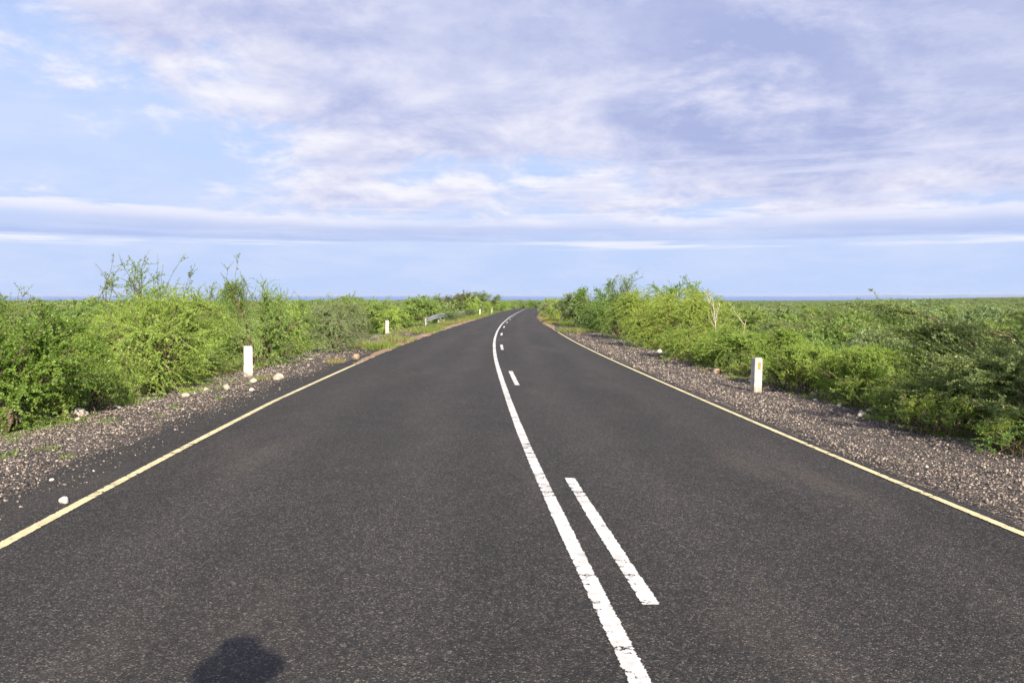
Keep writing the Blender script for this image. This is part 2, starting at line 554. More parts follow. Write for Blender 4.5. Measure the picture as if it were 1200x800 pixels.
# ------------------------------------------------------------------ ground, sea, road
def terrain():
    ax = [0.0]
    st = .28
    while ax[-1] < 32000:
        if ax[-1] > 14: st *= 1.13
        ax.append(ax[-1] + st)
    ax = np.array(ax)
    xs = np.concatenate([-ax[:0:-1], ax])
    ys = list(np.arange(-24, 60, .55))
    st = .55
    while ys[-1] < 27000:
        st *= 1.045
        ys.append(ys[-1] + st)
    ys = np.array(ys)
    X, Y = np.meshgrid(xs, ys)
    X = X + cx(Y)
    Z = gz(X, Y)
    off = X - cx(Y)
    on = (off > edge_l(Y) - .95) & (off < edge_r(Y) + .30)
    Z = Z - np.where(on, .03, 0.0)
    n, k = Y.shape
    idx = np.arange(n * k).reshape(n, k)
    F = np.stack([idx[:-1, :-1], idx[:-1, 1:], idx[1:, 1:], idx[1:, :-1]], -1).reshape(-1, 4)
    me = mk('ground', np.stack([X, Y, Z], -1).reshape(-1, 3), F, smooth=True)
    sl = np.maximum(edge_l(Y) - off, 0); sr = np.maximum(off - edge_r(Y), 0)
    s = np.maximum(sl, sr)
    wd = np.where(off < 0, 2.7, 2.35) + .35 * np.sin(Y * 1.3) * np.sin(Y * .37 + 1)
    wd = wd * np.interp(Y, [0, 30, 60, 120], [1, 1, .6, .4])
    a = me.attributes.new('gravel', 'FLOAT', 'POINT')
    a.data.foreach_set('value', (1 - smoothstep(-.25, .35, s - wd)).astype(np.float32).ravel())
    a = me.attributes.new('farness', 'FLOAT', 'POINT')
    a.data.foreach_set('value', smoothstep(60, 320, np.hypot(X, Y)).astype(np.float32).ravel())
    return tag(link('ground', me, mat=M['ground']), 'dry sloping plain covered in green scrub', kind='structure')


terrain()

sea = mk('sea', [(-42000, 7000, -96), (42000, 7000, -96), (42000, 30500, -96), (-42000, 30500, -96)], [(0, 1, 2, 3)])
tag(link('sea', sea, mat=M['sea']), 'blue strip of sea along the horizon', kind='structure')


def hills():
    rng = np.random.default_rng(5)
    xs = np.linspace(11500, 23000, 90)
    t = (xs - xs[0]) / (xs[-1] - xs[0])
    h = 85 * np.sin(np.pi * t) ** .7 * (.65 + .22 * np.sin(t * 13) + .13 * np.sin(t * 31 + 1))
    V, F = [], []
    for x, hh in zip(xs, h):
        V += [(x, 29200, -97), (x, 29700, -97 + hh + .1), (x, 30300, -97)]
    for i in range(len(xs) - 1):
        a, b = 3 * i, 3 * i + 3
        F += [(a, b, b + 1, a + 1), (a + 1, b + 1, b + 2, a + 2)]
    return mk('hills', V, F, smooth=True)


tag(link('hills', hills(), mat=M['hill']), 'faint low hills beyond the sea', kind='structure')


def strip(name, o0, o1, y0, y1, lift, step=.5, cols=1, rag=0.0, seed=0):
    """ribbon that follows the road between two offsets from the white line"""
    n = max(2, int(round((y1 - y0) / step)) + 1)
    ys = np.linspace(y0, y1, n)
    rng = np.random.default_rng(seed)
    V, UV = [], []
    ts = np.linspace(0, 1, cols + 1)
    a = o0(ys) if callable(o0) else np.full(n, o0)
    b = o1(ys) if callable(o1) else np.full(n, o1)
    a = a + rag * rng.standard_normal(n); b = b + rag * rng.standard_normal(n)
    for t in ts:
        off = a + (b - a) * t
        x = cx(ys) + off
        V.append(np.stack([x, ys, road_z(ys) + lift - .045 * np.maximum(edge_l(ys) - off, 0) - .05 * np.maximum(off - edge_r(ys), 0)], -1))
        UV.append(np.stack([np.full(n, t), ys], -1))
    V = np.stack(V, 1).reshape(-1, 3); UV = np.stack(UV, 1).reshape(-1, 2)
    idx = np.arange(n * (cols + 1)).reshape(n, cols + 1)
    F = np.stack([idx[:-1, :-1], idx[:-1, 1:], idx[1:, 1:], idx[1:, :-1]], -1).reshape(-1, 4)
    return mk(name, V, F, uv=UV, smooth=True)


road = link('road', strip('road', lambda y: edge_l(y) - np.interp(y, [17, 27], [.85, .16]) + np.interp(y, [17, 27], [.12, .04]) * np.sin(y * 2.1), lambda y: edge_r(y) + .14 + .03 * np.sin(y * 3.3), -22, 415, .004, .4, 24, .03, 1), mat=M['asphalt'])
tag(road, 'dark grey asphalt road running to the horizon', kind='structure')
link('centre_line', strip('centre_line', -.066, .066, -6, 230, .008, .4), road, M['white_paint'])
PERIOD, DASH0, DASH = 11.2, 4.22, 3.08
for k in range(9):
    y0 = DASH0 + PERIOD * k
    link('centre_dash', strip('centre_dash', .205, .33, y0, y0 + DASH, .008, .4), road, M['white_paint'])
link('edge_line', strip('edge_line', lambda y: edge_l(y) - .06, lambda y: edge_l(y) + .06, -6, 62, .008, .4), road, M['yellow_paint'])
link('edge_line', strip('edge_line', lambda y: edge_r(y) - .05, lambda y: edge_r(y) + .05, -6, 56, .008, .4), road, M['yellow_paint'])


# sand blown over the edges of the road further on
def drift(y0, y1, side, inner, outer, seed):
    rng = np.random.default_rng(seed)
    ph = rng.uniform(0, 6, 4)
    def taper(y): return np.sin(np.pi * np.clip((y - y0) / (y1 - y0), 0, 1)) ** .5
    def a(y):
        wv = .5 + .22 * np.sin(y * 1.7 + ph[0]) + .15 * np.sin(y * 4.1 + ph[1]) + .1 * np.sin(y * .6 + ph[2])
        return (edge_l(y) if side < 0 else edge_r(y)) - side * inner * wv * taper(y)
    def b(y): return (edge_l(y) if side < 0 else edge_r(y)) + side * outer * taper(y)
    me = strip('sand_drift', a if side > 0 else b, b if side > 0 else a, y0, y1, .013, .35, 1, .03, seed)
    tag(link('sand_drift', me, mat=M['sand']), 'brown sand drifted over the %s yellow line' % ('left' if side < 0 else 'right'), kind='structure')


drift(20.5, 96, -1, .32, .55, 3)
drift(47, 100, 1, .55, .6, 4)


# ------------------------------------------------------------------ gravel of the shoulders
def gravel():
    rng = np.random.default_rng(11)
    zones = []      # (n, y0, y1, side, s0, s1, size)
    for y0, y1, dens, size in ((3.2, 7, 900, .0080), (7, 12, 1000, .0088), (12, 20, 560, .0110), (20, 34, 170, .017), (34, 46, 40, .022)):
        for side, s0, s1 in ((-1, .30, 3.1), (1, .10, 2.45)):
            k = dens * (y1 - y0) * (s1 - s0)
            if side > 0: k *= 1.15
            zones.append((int(k), y0, y1, side, s0, s1, size))
    P, SZ, T = [], [], []
    for n, y0, y1, side, s0, s1, size in zones:
        y = rng.uniform(y0, y1, n)
        u = rng.uniform(0, 1, n) ** .85
        s = s0 + (s1 - s0) * u
        if side < 0:
            keep = rng.uniform(0, 1, n) < smoothstep(.2, 1.7, s + .25 * np.sin(y * 1.1) + .12 * np.sin(y * 3.7)) * .86 + .14
        else:
            keep = rng.uniform(0, 1, n) < smoothstep(-.05, .45, s + .12 * np.sin(y * 1.7)) * (.35 + .65 * np.clip(.5 + .5 * np.sin(s * 3.1 + .9 * np.sin(y * .8)) + .35 * np.sin(y * 2.3 + s * 1.7), 0, 1))
        y, s = y[keep], s[keep]
        off = (edge_l(y) - s) if side < 0 else (edge_r(y) + s)
        x = cx(y) + off
        sz = size * np.exp(np.clip(rng.normal(0, .42, len(y)), -1, .95))
        P.append(np.stack([x, y, gz(x, y) + sz * .25 + .004], -1)); SZ.append(sz)
        dark = rng.uniform(0, 1, len(y)) < (np.interp(s, [.3, 1.2, 2.4], [.80, .52, .38]) if side < 0 else np.interp(s, [0, .5, 1.6, 2.4], [.6, .42, .42, .6]))
        T.append(np.where(dark, rng.uniform(0, .42, len(y)), rng.uniform(.45, 1.0, len(y)) ** 1.3 * .9 + .1))
    P = np.concatenate(P); SZ = np.concatenate(SZ); T = np.concatenate(T)
    N = len(P)
    cube = np.array([(-1, -1, -1), (1, -1, -1), (1, 1, -1), (-1, 1, -1), (-1, -1, 1), (1, -1, 1), (1, 1, 1), (-1, 1, 1)], float) * .62
    V = cube[None] * rng.uniform(.55, 1.25, (N, 8, 1)) + rng.normal(0, .12, (N, 8, 3))
    V[:, 4:, :2] *= .72
    V *= np.stack([rng.uniform(.8, 1.5, N), rng.uniform(.7, 1.1, N), rng.uniform(.5, .85, N)], -1)[:, None, :]
    tilt = rng.normal(0, .35, N); c, s_ = np.cos(tilt)[:, None], np.sin(tilt)[:, None]
    V = np.stack([V[..., 0], V[..., 1] * c - V[..., 2] * s_, V[..., 1] * s_ + V[..., 2] * c], -1)
    a = rng.uniform(0, 2 * np.pi, N); c, s_ = np.cos(a)[:, None], np.sin(a)[:, None]
    V = np.stack([V[..., 0] * c - V[..., 1] * s_, V[..., 0] * s_ + V[..., 1] * c, V[..., 2]], -1)
    V = V * SZ[:, None, None] + P[:, None, :]
    q = np.array([(4, 5, 6, 7), (0, 1, 5, 4), (1, 2, 6, 5), (2, 3, 7, 6), (3, 0, 4, 7)])
    F = (q[None] + 8 * np.arange(N)[:, None, None]).reshape(-1, 4)
    me = mk('gravel', V.reshape(-1, 3), F, tint=np.repeat(T, 5))
    tag(link('gravel', me, mat=M['gravel']), 'loose pink and grey gravel on the road shoulders', 'gravel', kind='stuff')
    return N


N_GRAVEL = gravel()


# ------------------------------------------------------------------ plants
def unit(a):
    return a / np.maximum(np.linalg.norm(a, axis=-1, keepdims=True), 1e-9)


def tubes(C, r0, r1, k=4):
    """C (m,n,3) centre lines, r0/r1 (m,) end radii -> verts, quads"""
    m, n, _ = C.shape
    T = unit(np.gradient(C, axis=1))
    ref = np.where(np.abs(T[..., 2:3]) > .9, np.array([1., 0, 0]), np.array([0, 0, 1.]))
    A = unit(np.cross(T, ref)); B = np.cross(T, A)
    t = np.linspace(0, 1, n)
    r = r0[:, None] * (1 - t) + r1[:, None] * t
    an = np.arange(k) * 2 * np.pi / k
    V = C[:, :, None] + r[:, :, None, None] * (A[:, :, None] * np.cos(an)[:, None] + B[:, :, None] * np.sin(an)[:, None])
    idx = np.arange(m * n * k).reshape(m, n, k)
    nx = np.roll(idx, -1, axis=2)
    F = np.stack([idx[:, :-1], nx[:, :-1], nx[:, 1:], idx[:, 1:]], -1).reshape(-1, 4)
    return V.reshape(-1, 3), F


def curve(p0, d, L, bend, n):
    """arching lines: start, direction, length, sideways bend vector"""
    t = np.linspace(0, 1, n)
    return p0[:, None] + d[:, None] * (L[:, None] * t)[..., None] + bend[:, None] * ((t ** 2)[None, :] * L[:, None])[..., None]


def on_curve(C, i, t):
    n = C.shape[1]
    f = t * (n - 1); a = np.minimum(f.astype(int), n - 2); fr = (f - a)[:, None]
    p = C[i, a] * (1 - fr) + C[i, a + 1] * fr
    d = unit(C[i, a + 1] - C[i, a])
    return p, d


def plant(seed, RX, H, n0=7, n2=100, n3=800, leaves=28, L2=.8, L3=.5, leaf=.034, lw=.4, flat=0.0, droop=.25, whips=0,
          whip_len=.9, open_=0.35, base=.08, squash=1.0, upright=0.0, leaf2=True, thick=.03, layer=.80):
    rng = np.random.default_rng(seed)
    # stems
    az_ = np.arange(n0) * 2 * np.pi / n0 + rng.uniform(-.4, .4, n0)
    r = RX * rng.uniform(.25, .78, n0)
    zt = H * np.sqrt(np.clip(1 - (r / RX) ** 2, .12, 1)) * rng.uniform(.72, .95, n0)
    if flat: zt = zt * (1 - flat) + flat * H * rng.uniform(layer, .97, n0)
    end = np.stack([r * np.cos(az_), r * np.sin(az_) * squash, zt], -1)
    st = np.stack([rng.normal(0, base, n0), rng.normal(0, base, n0), np.full(n0, -.12)], -1)
    mid = st + (end - st) * np.array([.34, .34, .60]) + rng.normal(0, .08 * RX, (n0, 3)) * [1, 1, .4]
    t = np.linspace(0, 1, 7)[None, :, None]
    C1 = (1 - t) ** 2 * st[:, None] + 2 * t * (1 - t) * mid[:, None] + t ** 2 * end[:, None]
    C1[:, 1:-1] += rng.normal(0, .018 * RX, (n0, 5, 3))
    # limbs
    i = rng.integers(0, n0, n2); tt = rng.uniform(.28 if not flat else .45, 1.0, n2)
    p, d = on_curve(C1, i, tt)
    outw = unit(p - np.array([0, 0, H * .30]))
    rd = unit(rng.normal(0, 1, (n2, 3)))
    dd = outw * .75 + rd * .75 + d * .35 + np.array([0, 0, .12 + upright])
    if flat: dd[:, 2] = dd[:, 2] * (1 - flat) + rng.uniform(-.05, .25, n2) * flat
    dd = unit(dd)
    L = L2 * rng.uniform(.45, 1.15, n2)
    bend = np.stack([rng.normal(0, .2, n2), rng.normal(0, .2, n2), rng.normal(-droop * .6, .2, n2)], -1)
    if flat: bend[:, 2] *= (1 - .8 * flat)
    C2 = curve(p, dd, L, bend, 5)
    # keep inside the crown
    def clamp(Cc, k=1.0):
        e = np.sqrt((Cc[..., 0] / RX) ** 2 + (Cc[..., 1] / (RX * squash)) ** 2 + (np.maximum(Cc[..., 2], 0) / (H * 1.02)) ** 2)
        f = np.where(e > k, (k + (e - k) * .35) / np.maximum(e, 1e-6), 1.0)
        Cc = Cc * f[..., None]
        Cc[..., 2] = np.where(Cc[..., 2] < .07, .07 + .3 * np.abs(Cc[..., 2] - .07) * .4, Cc[..., 2])
        return Cc
    if not flat: C2 = clamp(C2)
    # twigs
    i = rng.integers(0, n2, n3); tt = rng.uniform(.12, 1.0, n3)
    p, d = on_curve(C2, i, tt)
    outw = unit(p - np.array([0, 0, H * .25]))
    dd = d * .75 + unit(rng.normal(0, 1, (n3, 3))) * .85 + outw * .35 + np.array([0, 0, .10 + upright])
    if flat: dd[:, 2] = dd[:, 2] * (1 - .75 * flat) + .05 * flat
    dd = unit(dd)
    L = L3 * rng.uniform(.4, 1.2, n3)
    bend = np.stack([rng.normal(0, .22, n3), rng.normal(0, .22, n3), rng.normal(-droop, .25, n3)], -1)
    if flat: bend[:, 2] *= (1 - .8 * flat)
    C3 = curve(p, dd, L, bend, 4)
    if not flat: C3 = clamp(C3, 1.04)
    parts = [tubes(C1, thick * rng.uniform(.7, 1.2, n0), np.full(n0, thick * .3), 6),
             tubes(C2, np.full(n2, thick * .30), np.full(n2, .004), 4)]
    shoots = tubes(C3, np.full(n3, .0040), np.full(n3, .0018), 3)
    CW = None
    if whips:
        i = rng.integers(0, n2, whips * 4)
        p, d = on_curve(C2, i, rng.uniform(.3, .9, whips * 4))
        keep = np.argsort(-(p[:, 2] + .3 * rng.uniform(0, 1, len(p)) * H))[:whips]
        p = p[keep]
        dd = unit(np.stack([rng.normal(0, .42, whips), rng.normal(0, .42, whips), np.ones(whips)], -1))
        L = whip_len * rng.uniform(.35, 1.1, whips)
        CW = curve(p, dd, L, rng.normal(0, .22, (whips, 3)), 6)
        CW[:, 1:] += rng.normal(0, .015, (whips, 5, 3))
        parts.append(tubes(CW, np.full(whips, .008), np.full(whips, .0025), 4))
        k = whips * 7                                   # side shoots
        p, d = on_curve(CW, rng.integers(0, whips, k), rng.uniform(.15, .95, k))
        dd = unit(d * .6 + rng.normal(0, .6, (k, 3)))
        CS = curve(p, dd, .26 * rng.uniform(.3, 1.2, k) * whip_len / .9, rng.normal(0, .2, (k, 3)), 4)
        parts.append(tubes(CS, np.full(k, .0035), np.full(k, .0015), 3))
    # leaves
    def spray(Cc, per, lo=.05, size=leaf):
        m = len(Cc)
        ii = np.repeat(np.arange(m), per)
        tq = rng.uniform(lo, 1.02, m * per).clip(0, 1)
        p, d = on_curve(Cc, ii, tq)
        side = unit(np.cross(d, unit(rng.normal(0, 1, (len(p), 3)) + np.array([0, 0, .9]))))
        sg = np.where(rng.uniform(0, 1, len(p)) < .5, -1, 1)[:, None]
        D = unit(d * rng.uniform(.1, .9, (len(p), 1)) + side * sg + rng.normal(0, .28, (len(p), 3)))
        Nn = unit(rng.normal(0, .45, (len(p), 3)) + np.array([0, 0, .45]) + unit(p - np.array([0, 0, H * .3])) * .9)
        Sd = unit(np.cross(D, Nn))
        l = size * rng.uniform(.6, 1.3, (len(p), 1)); wd = l * lw * rng.uniform(.75, 1.2, (len(p), 1))
        tint = np.clip(rng.normal(.5, .23, len(p)) + np.repeat(rng.normal(0, .16, m), per), 0, 1)
        return p, D, Sd, l, wd, tint
    B = [spray(C3, leaves)]
    if leaf2: B.append(spray(C2, max(4, leaves // 2), .35))
    if CW is not None:
        B.append(spray(CS, max(5, leaves // 2))); B.append(spray(CW, leaves, .1))
    p, D, Sd, l, wd, tint = [np.concatenate(q) for q in zip(*B)]
    ok = p[:, 2] > .03
    p, D, Sd, l, wd, tint = p[ok], D[ok], Sd[ok], l[ok], wd[ok], tint[ok]
    V = np.stack([p, p + D * l * .5 + Sd * wd * .5, p + D * l, p + D * l * .5 - Sd * wd * .5], 1)
    F = np.arange(len(p) * 4).reshape(-1, 4)
    F = np.concatenate([F, shoots[1] + len(p) * 4])
    V = np.concatenate([V.reshape(-1, 3), shoots[0]])
    tint = np.concatenate([tint, np.full(len(shoots[1]), .25)])
    vs, fs, o = [], [], 0
    for v_, f_ in parts:
        vs.append(v_); fs.append(f_ + o); o += len(v_)
    return (mk('branches', np.concatenate(vs), np.concatenate(fs), smooth=True),
            mk('foliage', V.reshape(-1, 3), F, tint=tint))


LIB = {}
# near kinds, fine leaved
LIB['spray_a'] = plant(1, 1.75, 1.95, n0=9, n2=150, n3=1300, leaves=66, L2=.85, L3=.74, leaf=.027, lw=.48, droop=.22, whips=7, whip_len=.55, thick=.035)
LIB['spray_b'] = plant(2, 1.8, 2.0, n0=9, n2=160, n3=1300, leaves=62, L2=.85, L3=.70, leaf=.028, lw=.48, droop=.2, whips=10, whip_len=.5, thick=.035)
LIB['leafy'] = plant(3, 1.45, 1.7, n0=9, n2=160, n3=1500, leaves=40, L2=.6, L3=.42, leaf=.034, lw=.58, droop=.12, whips=6, whip_len=.4)
LIB['tangle'] = plant(4, 1.6, 2.05, n0=9, n2=160, n3=1250, leaves=54, L2=.8, L3=.55, leaf=.029, lw=.48, droop=.08, whips=24, whip_len=.75)
LIB['grey'] = plant(5, 1.25, 1.55, n0=9, n2=150, n3=950, leaves=44, L2=.6, L3=.5, leaf=.028, lw=.46, droop=.15, upright=.15, whips=10, whip_len=.5)
LIB['feather'] = plant(6, .95, 1.0, n0=14, n2=150, n3=850, leaves=50, L2=.5, L3=.42, leaf=.025, lw=.40, droop=.05, upright=.6, base=.2, thick=.014)
LIB['sprout'] = plant(16, .5, .55, n0=16, n2=40, n3=150, leaves=26, L2=.3, L3=.24, leaf=.028, lw=.40, droop=.05, upright=.7, base=.16, thick=.008, whips=10, whip_len=.3)
LIB['umbrella'] = plant(7, 2.3, 2.0, n0=15, n2=280, n3=2700, leaves=46, L2=.80, L3=.45, leaf=.038, lw=.5, flat=.86, droop=.1, thick=.026, layer=.40)
LIB['umbrella_low'] = plant(8, 1.5, 1.35, n0=11, n2=170, n3=1600, leaves=46, L2=.65, L3=.45, leaf=.034, lw=.5, flat=.8, droop=.1, thick=.024, layer=.40)
LIB['airy'] = plant(9, 1.5, 3.6, n0=7, n2=80, n3=420, leaves=26, L2=.9, L3=.6, leaf=.055, lw=.5, droop=.0, upright=.45, whips=14, whip_len=1.0, thick=.045)
LIB['twiggy'] = plant(14, 1.1, 2.1, n0=7, n2=36, n3=160, leaves=34, L2=.8, L3=.45, leaf=.036, lw=.5, droop=-.05, upright=.6, whips=30, whip_len=.85, thick=.025)
# middle distance, coarser leaves
LIB['mid_a'] = plant(20, 1.7, 1.9, n0=7, n2=80, n3=650, leaves=30, L2=.9, L3=.6, leaf=.068, lw=.52, droop=.28, whips=6, whip_len=.5, thick=.018)
LIB['mid_b'] = plant(21, 1.5, 1.6, n0=7, n2=80, n3=620, leaves=28, L2=.7, L3=.5, leaf=.068, lw=.55, droop=.15, whips=4, whip_len=.5, thick=.018)
LIB['mid_c'] = plant(22, 1.9, 1.6, n0=8, n2=90, n3=700, leaves=28, L2=.9, L3=.55, leaf=.070, lw=.52, droop=.2, thick=.018)
LIB['mid_flat'] = plant(23, 2.2, 2.3, n0=8, n2=90, n3=850, leaves=26, L2=.95, L3=.5, leaf=.072, lw=.55, flat=.8, thick=.026)
LIB['mid_tree'] = plant(24, 2.3, 3.7, n0=7, n2=110, n3=1000, leaves=26, L2=1.2, L3=.6, leaf=.085, lw=.52, flat=.72, thick=.07, layer=.62)
# far
LIB['far_a'] = plant(30, 1.9, 1.7, n0=5, n2=30, n3=150, leaves=16, L2=1.0, L3=.7, leaf=.17, lw=.7, droop=.2, leaf2=False)
LIB['far_b'] = plant(31, 1.7, 1.9, n0=5, n2=30, n3=150, leaves=16, L2=1.0, L3=.7, leaf=.17, lw=.7, droop=.2, leaf2=False)
LIB['far_flat'] = plant(32, 2.4, 2.2, n0=5, n2=30, n3=160, leaves=16, L2=1.1, L3=.7, leaf=.17, lw=.7, flat=.8, leaf2=False)
for k, (b_, f_) in LIB.items():
    b_.materials.append(M['bark']); f_.materials.append(M['leaf_mid'])


def bush(kind, x, y, sc, mat, label, cat='bush', group=None, name='thorn_bush', rz=None, dz=0.0, bark=None, crown='foliage', stem='branches'):
    if rz is None: rz = (x * 12.9 + y * 7.7) % 6.283
    e = empty(name, (x, y, g(x, y) + dz), rz, sc)
    link(stem, LIB[kind][0], e, bark)
    link(crown, LIB[kind][1], e, M[mat])
    return tag(e, label, cat, group)


# --- left verge, nearest first
bush('leafy', -7.25, 11.3, (1.14, 1.14, 1.04), 'leaf_dark', 'dark leafy bush at the left picture edge, closest to the road', rz=.5)
bush('spray_a', -6.95, 15.6, (.98, 1.0, .97), 'leaf_bright', 'bright yellow-green bush with bare forked stems behind the left gravel', rz=2.2)
bush('twiggy', -8.1, 17.6, (1.25, 1.25, 1.16), 'leaf_mid', 'thin shrub with tall twigs above the bright left bush', rz=1.0)
bush('spray_b', -10.3, 15.6, (.95, .95, .88), 'leaf_bright', 'light green bush behind the dark leafy bush at the left edge', rz=4.0)
bush('twiggy', -11.3, 17.4, 1.12, 'leaf_mid', 'sparse twiggy shrub poking up at the far left edge', rz=3.0)
bush('feather', -7.3, 13.5, (.7, .7, .5), 'leaf_bright', 'low light green shrub between the dark bush and the bright bush', rz=.2)
bush('tangle', -6.9, 21.6, (1.0, 1.0, 1.14), 'leaf_mid', 'deep green bush with whip-like shoots right behind the near left post', rz=.9)
bush('spray_b', -10.2, 20.5, .88, 'leaf_bright', 'light green bush half hidden between the bright and the deep green left bushes', rz=5.0)
bush('grey', -5.95, 26.8, (1.0, 1.0, 1.14), 'leaf_grey', 'grey-green feathery bush at the left road edge past the near post', rz=2.6)
bush('mid_a', -8.6, 30.5, .95, 'leaf_bright', 'light green bush behind the grey-green roadside bush on the left')
bush('mid_c', -7.9, 48.5, (.98, .98, 1.02), 'leaf_bright', 'round bright green bush behind the second left post', rz=1.4)
bush('mid_b', -6.9, 62, (1.25, 1.25, 1.25), 'leaf_mid', 'grey-green bush just before the guard rail end', rz=2.0)
bush('mid_a', -8.2, 71, (1.35, 1.35, 1.3), 'leaf_mid', 'tall green bush behind the guard rail', rz=3.0)
bush('mid_tree', -9.3, 106, (.95, .95, .92), 'leaf_grey', 'flat-topped acacia over the bush behind the guard rail', 'tree', name='acacia_tree', crown='crown', stem='trunk')
bush('mid_tree', -6.4, 102, (.8, .8, .90), 'leaf_brown', 'brown-grey half bare tree behind the guard rail', 'tree', name='acacia_tree', rz=1.2, crown='crown', stem='trunk')
bush('mid_b', -5.0, 101, (.95, .95, 1.35), 'leaf_bright', 'vivid green upright bush past the far end of the guard rail')
bush('mid_tree', -4.4, 128, (1.05, 1.05, .95), 'leaf_olive', 'flat-topped acacia past the far left guide posts', 'tree', name='acacia_tree', rz=4.0, crown='crown', stem='trunk')
# --- right verge
bush('spray_a', 6.35, 29.3, (1.32, 1.32, 1.10), 'leaf_bright', 'big bright green bush on the right bank, largest of the right row', rz=.3)
bush('spray_b', 6.3, 36.0, (1.35, 1.35, 1.20), 'leaf_bright', 'tall bright green bush behind the largest one on the right bank', rz=1.9)
bush('tangle', 5.8, 43.5, (1.35, 1.35, 1.12), 'leaf_mid', 'dark green tangled bush beside the right yellow line', rz=3.3)
bush('mid_a', 5.6, 52, (1.3, 1.3, 1.35), 'leaf_mid', 'green bush on the right verge behind the dry grass', rz=2)
bush('mid_b', 5.1, 61, (1.4, 1.4, 1.5), 'leaf_grey', 'grey-green bush crowding the right road edge', rz=1)
bush('airy', 6.6, 46.5, (1.05, 1.05, .98), 'leaf_mid', 'airy thin tree standing above the right row of bushes', 'tree', name='acacia_tree', rz=.4, crown='crown', stem='trunk')
bush('mid_tree', 11.6, 55, (.85, .85, 1.2), 'leaf_mid', 'flat-topped green acacia behind the right row of bushes', 'tree', name='acacia_tree', rz=2.2, crown='crown', stem='trunk')
bush('leafy', 6.2, 20.8, (1.3, 1.3, .70), 'leaf_bright', 'low rounded green bush just left of the reflector post', rz=3.7)
bush('grey', 5.75, 23.8, (1.25, 1.25, .72), 'leaf_bright', 'low green bush between the dead tree and the gravel', rz=1.7)
bush('spray_b', 8.3, 21.8, (.85, .85, .58), 'leaf_mid', 'green bush right behind the reflector post', rz=.7)
bush('feather', 5.75, 15.6, (.9, .9, .85), 'leaf_bright', 'light feathery shrub directly right of the reflector post', rz=.1)
bush('feather', 6.1, 13.7, (1.0, 1.0, .92), 'leaf_bright', 'light feathery shrub at the gravel edge, second right of the reflector post', rz=2.4)
bush('feather', 7.1, 15.6, (1.1, 1.1, 1.0), 'leaf_bright', 'feathery shrub behind the two light ones by the reflector post', rz=4.4)
bush('umbrella_low', 8.6, 18.0, (1.0, 1.0, .95), 'leaf_mid', 'shady flat-topped bush with dark hollow below, behind the feathery shrubs', rz=2.0)
bush('umbrella', 9.6, 13.6, (1.38, 1.38, 1.42), 'leaf_olive', 'wide layered flat-topped acacia shrub at the right picture edge', rz=1.0, name='acacia_shrub')
bush('umbrella_low', 7.25, 10.6, (1.1, 1.1, 1.05), 'leaf_olive', 'pale-tipped low acacia in deep shade at the right gravel edge', rz=.6, name='acacia_shrub')
bush('umbrella_low', 7.6, 13.2, (.95, .95, .85), 'leaf_dark', 'dark shaded shrub under the flat-topped acacia', rz=2.9, name='acacia_shrub')
bush('mid_tree', 10.6, 7.0, (1.25, 1.25, 1.5), 'leaf_olive', 'tall flat-topped acacia added unseen past the right edge to shade the shrubs', 'tree', rz=3.1, name='acacia_tree', crown='crown', stem='trunk')  # this and the next two: unseen, added and made tall to cast shade
bush('mid_tree', 9.8, 4.3, (1.2, 1.2, 1.45), 'leaf_olive', 'tall flat-topped acacia added unseen beside the camera for its shade', 'tree', rz=5.1, name='acacia_tree', crown='crown', stem='trunk')
bush('mid_tree', 13.0, 9.0, (1.35, 1.35, 1.6), 'leaf_olive', 'tall flat-topped acacia added unseen beyond the right edge for its shade', 'tree', rz=2.1, name='acacia_tree', crown='crown', stem='trunk')
bush('mid_flat', 24.5, 58, (.9, .9, 1.2), 'leaf_olive', 'lone acacia rising over the right plain toward the right edge', 'tree', name='acacia_tree', crown='crown', stem='trunk')


# --- bare tree
def dead_tree(seed, h, spread, nb):
    rng = np.random.default_rng(seed)
    C1 = np.array([[(0, 0, -.1), (.03, 0, h * .2), (.0, .02, h * .42), (-.05 * spread, .03, h * .62), (-.16 * spread, 0, h * .82), (-.27 * spread, 0, h)]])
    p, d = on_curve(C1, np.zeros(nb, int), rng.uniform(.3, .9, nb))
    dd = unit(np.stack([rng.normal(0, .45, nb), rng.normal(0, .4, nb), rng.uniform(.7, 1.2, nb)], -1))
    C2 = curve(p, dd, h * rng.uniform(.2, .42, nb), np.stack([rng.normal(0, .3, nb), rng.normal(0, .3, nb), rng.uniform(0, .35, nb)], -1), 6)
    C2[:, 1:] += rng.normal(0, .012 * h, (nb, 5, 3))
    k = nb * 3
    p, d = on_curve(C2, rng.integers(0, nb, k), rng.uniform(.3, 1, k))
    C3 = curve(p, unit(d + rng.normal(0, .5, (k, 3))), h * rng.uniform(.05, .16, k), rng.normal(0, .2, (k, 3)), 4)
    return (mk('trunk', *tubes(C1, np.array([.034]), np.array([.007]), 6), smooth=True),
            [mk('limb', *tubes(C2[q:q + 1], np.full(1, .016), np.full(1, .005), 5), smooth=True) for q in range(nb)],
            mk('twigs', *tubes(C3, np.full(k, .008), np.full(k, .003), 3), smooth=True))


for (x, y, h, sp, nb, sd, lab) in ((6.75, 26.3, 2.15, .5, 6, 5, 'bare pale dead tree standing above the low green bush'),
                                   (7.75, 26.8, 1.75, -.5, 6, 12, 'small bare dead tree right of the taller dead one')):
    e = empty('dead_tree', (x, y, g(x, y)))
    t_, l_, w_ = dead_tree(sd, h, sp, nb)
    link('trunk', t_, e, M['bark_pale']); [link('limb', q_, e, M['bark_pale']) for q_ in l_]; tag(link('twigs', w_, e, M['bark_pale']), kind='stuff')
    tag(e, lab, 'tree', 'bare dead trees')

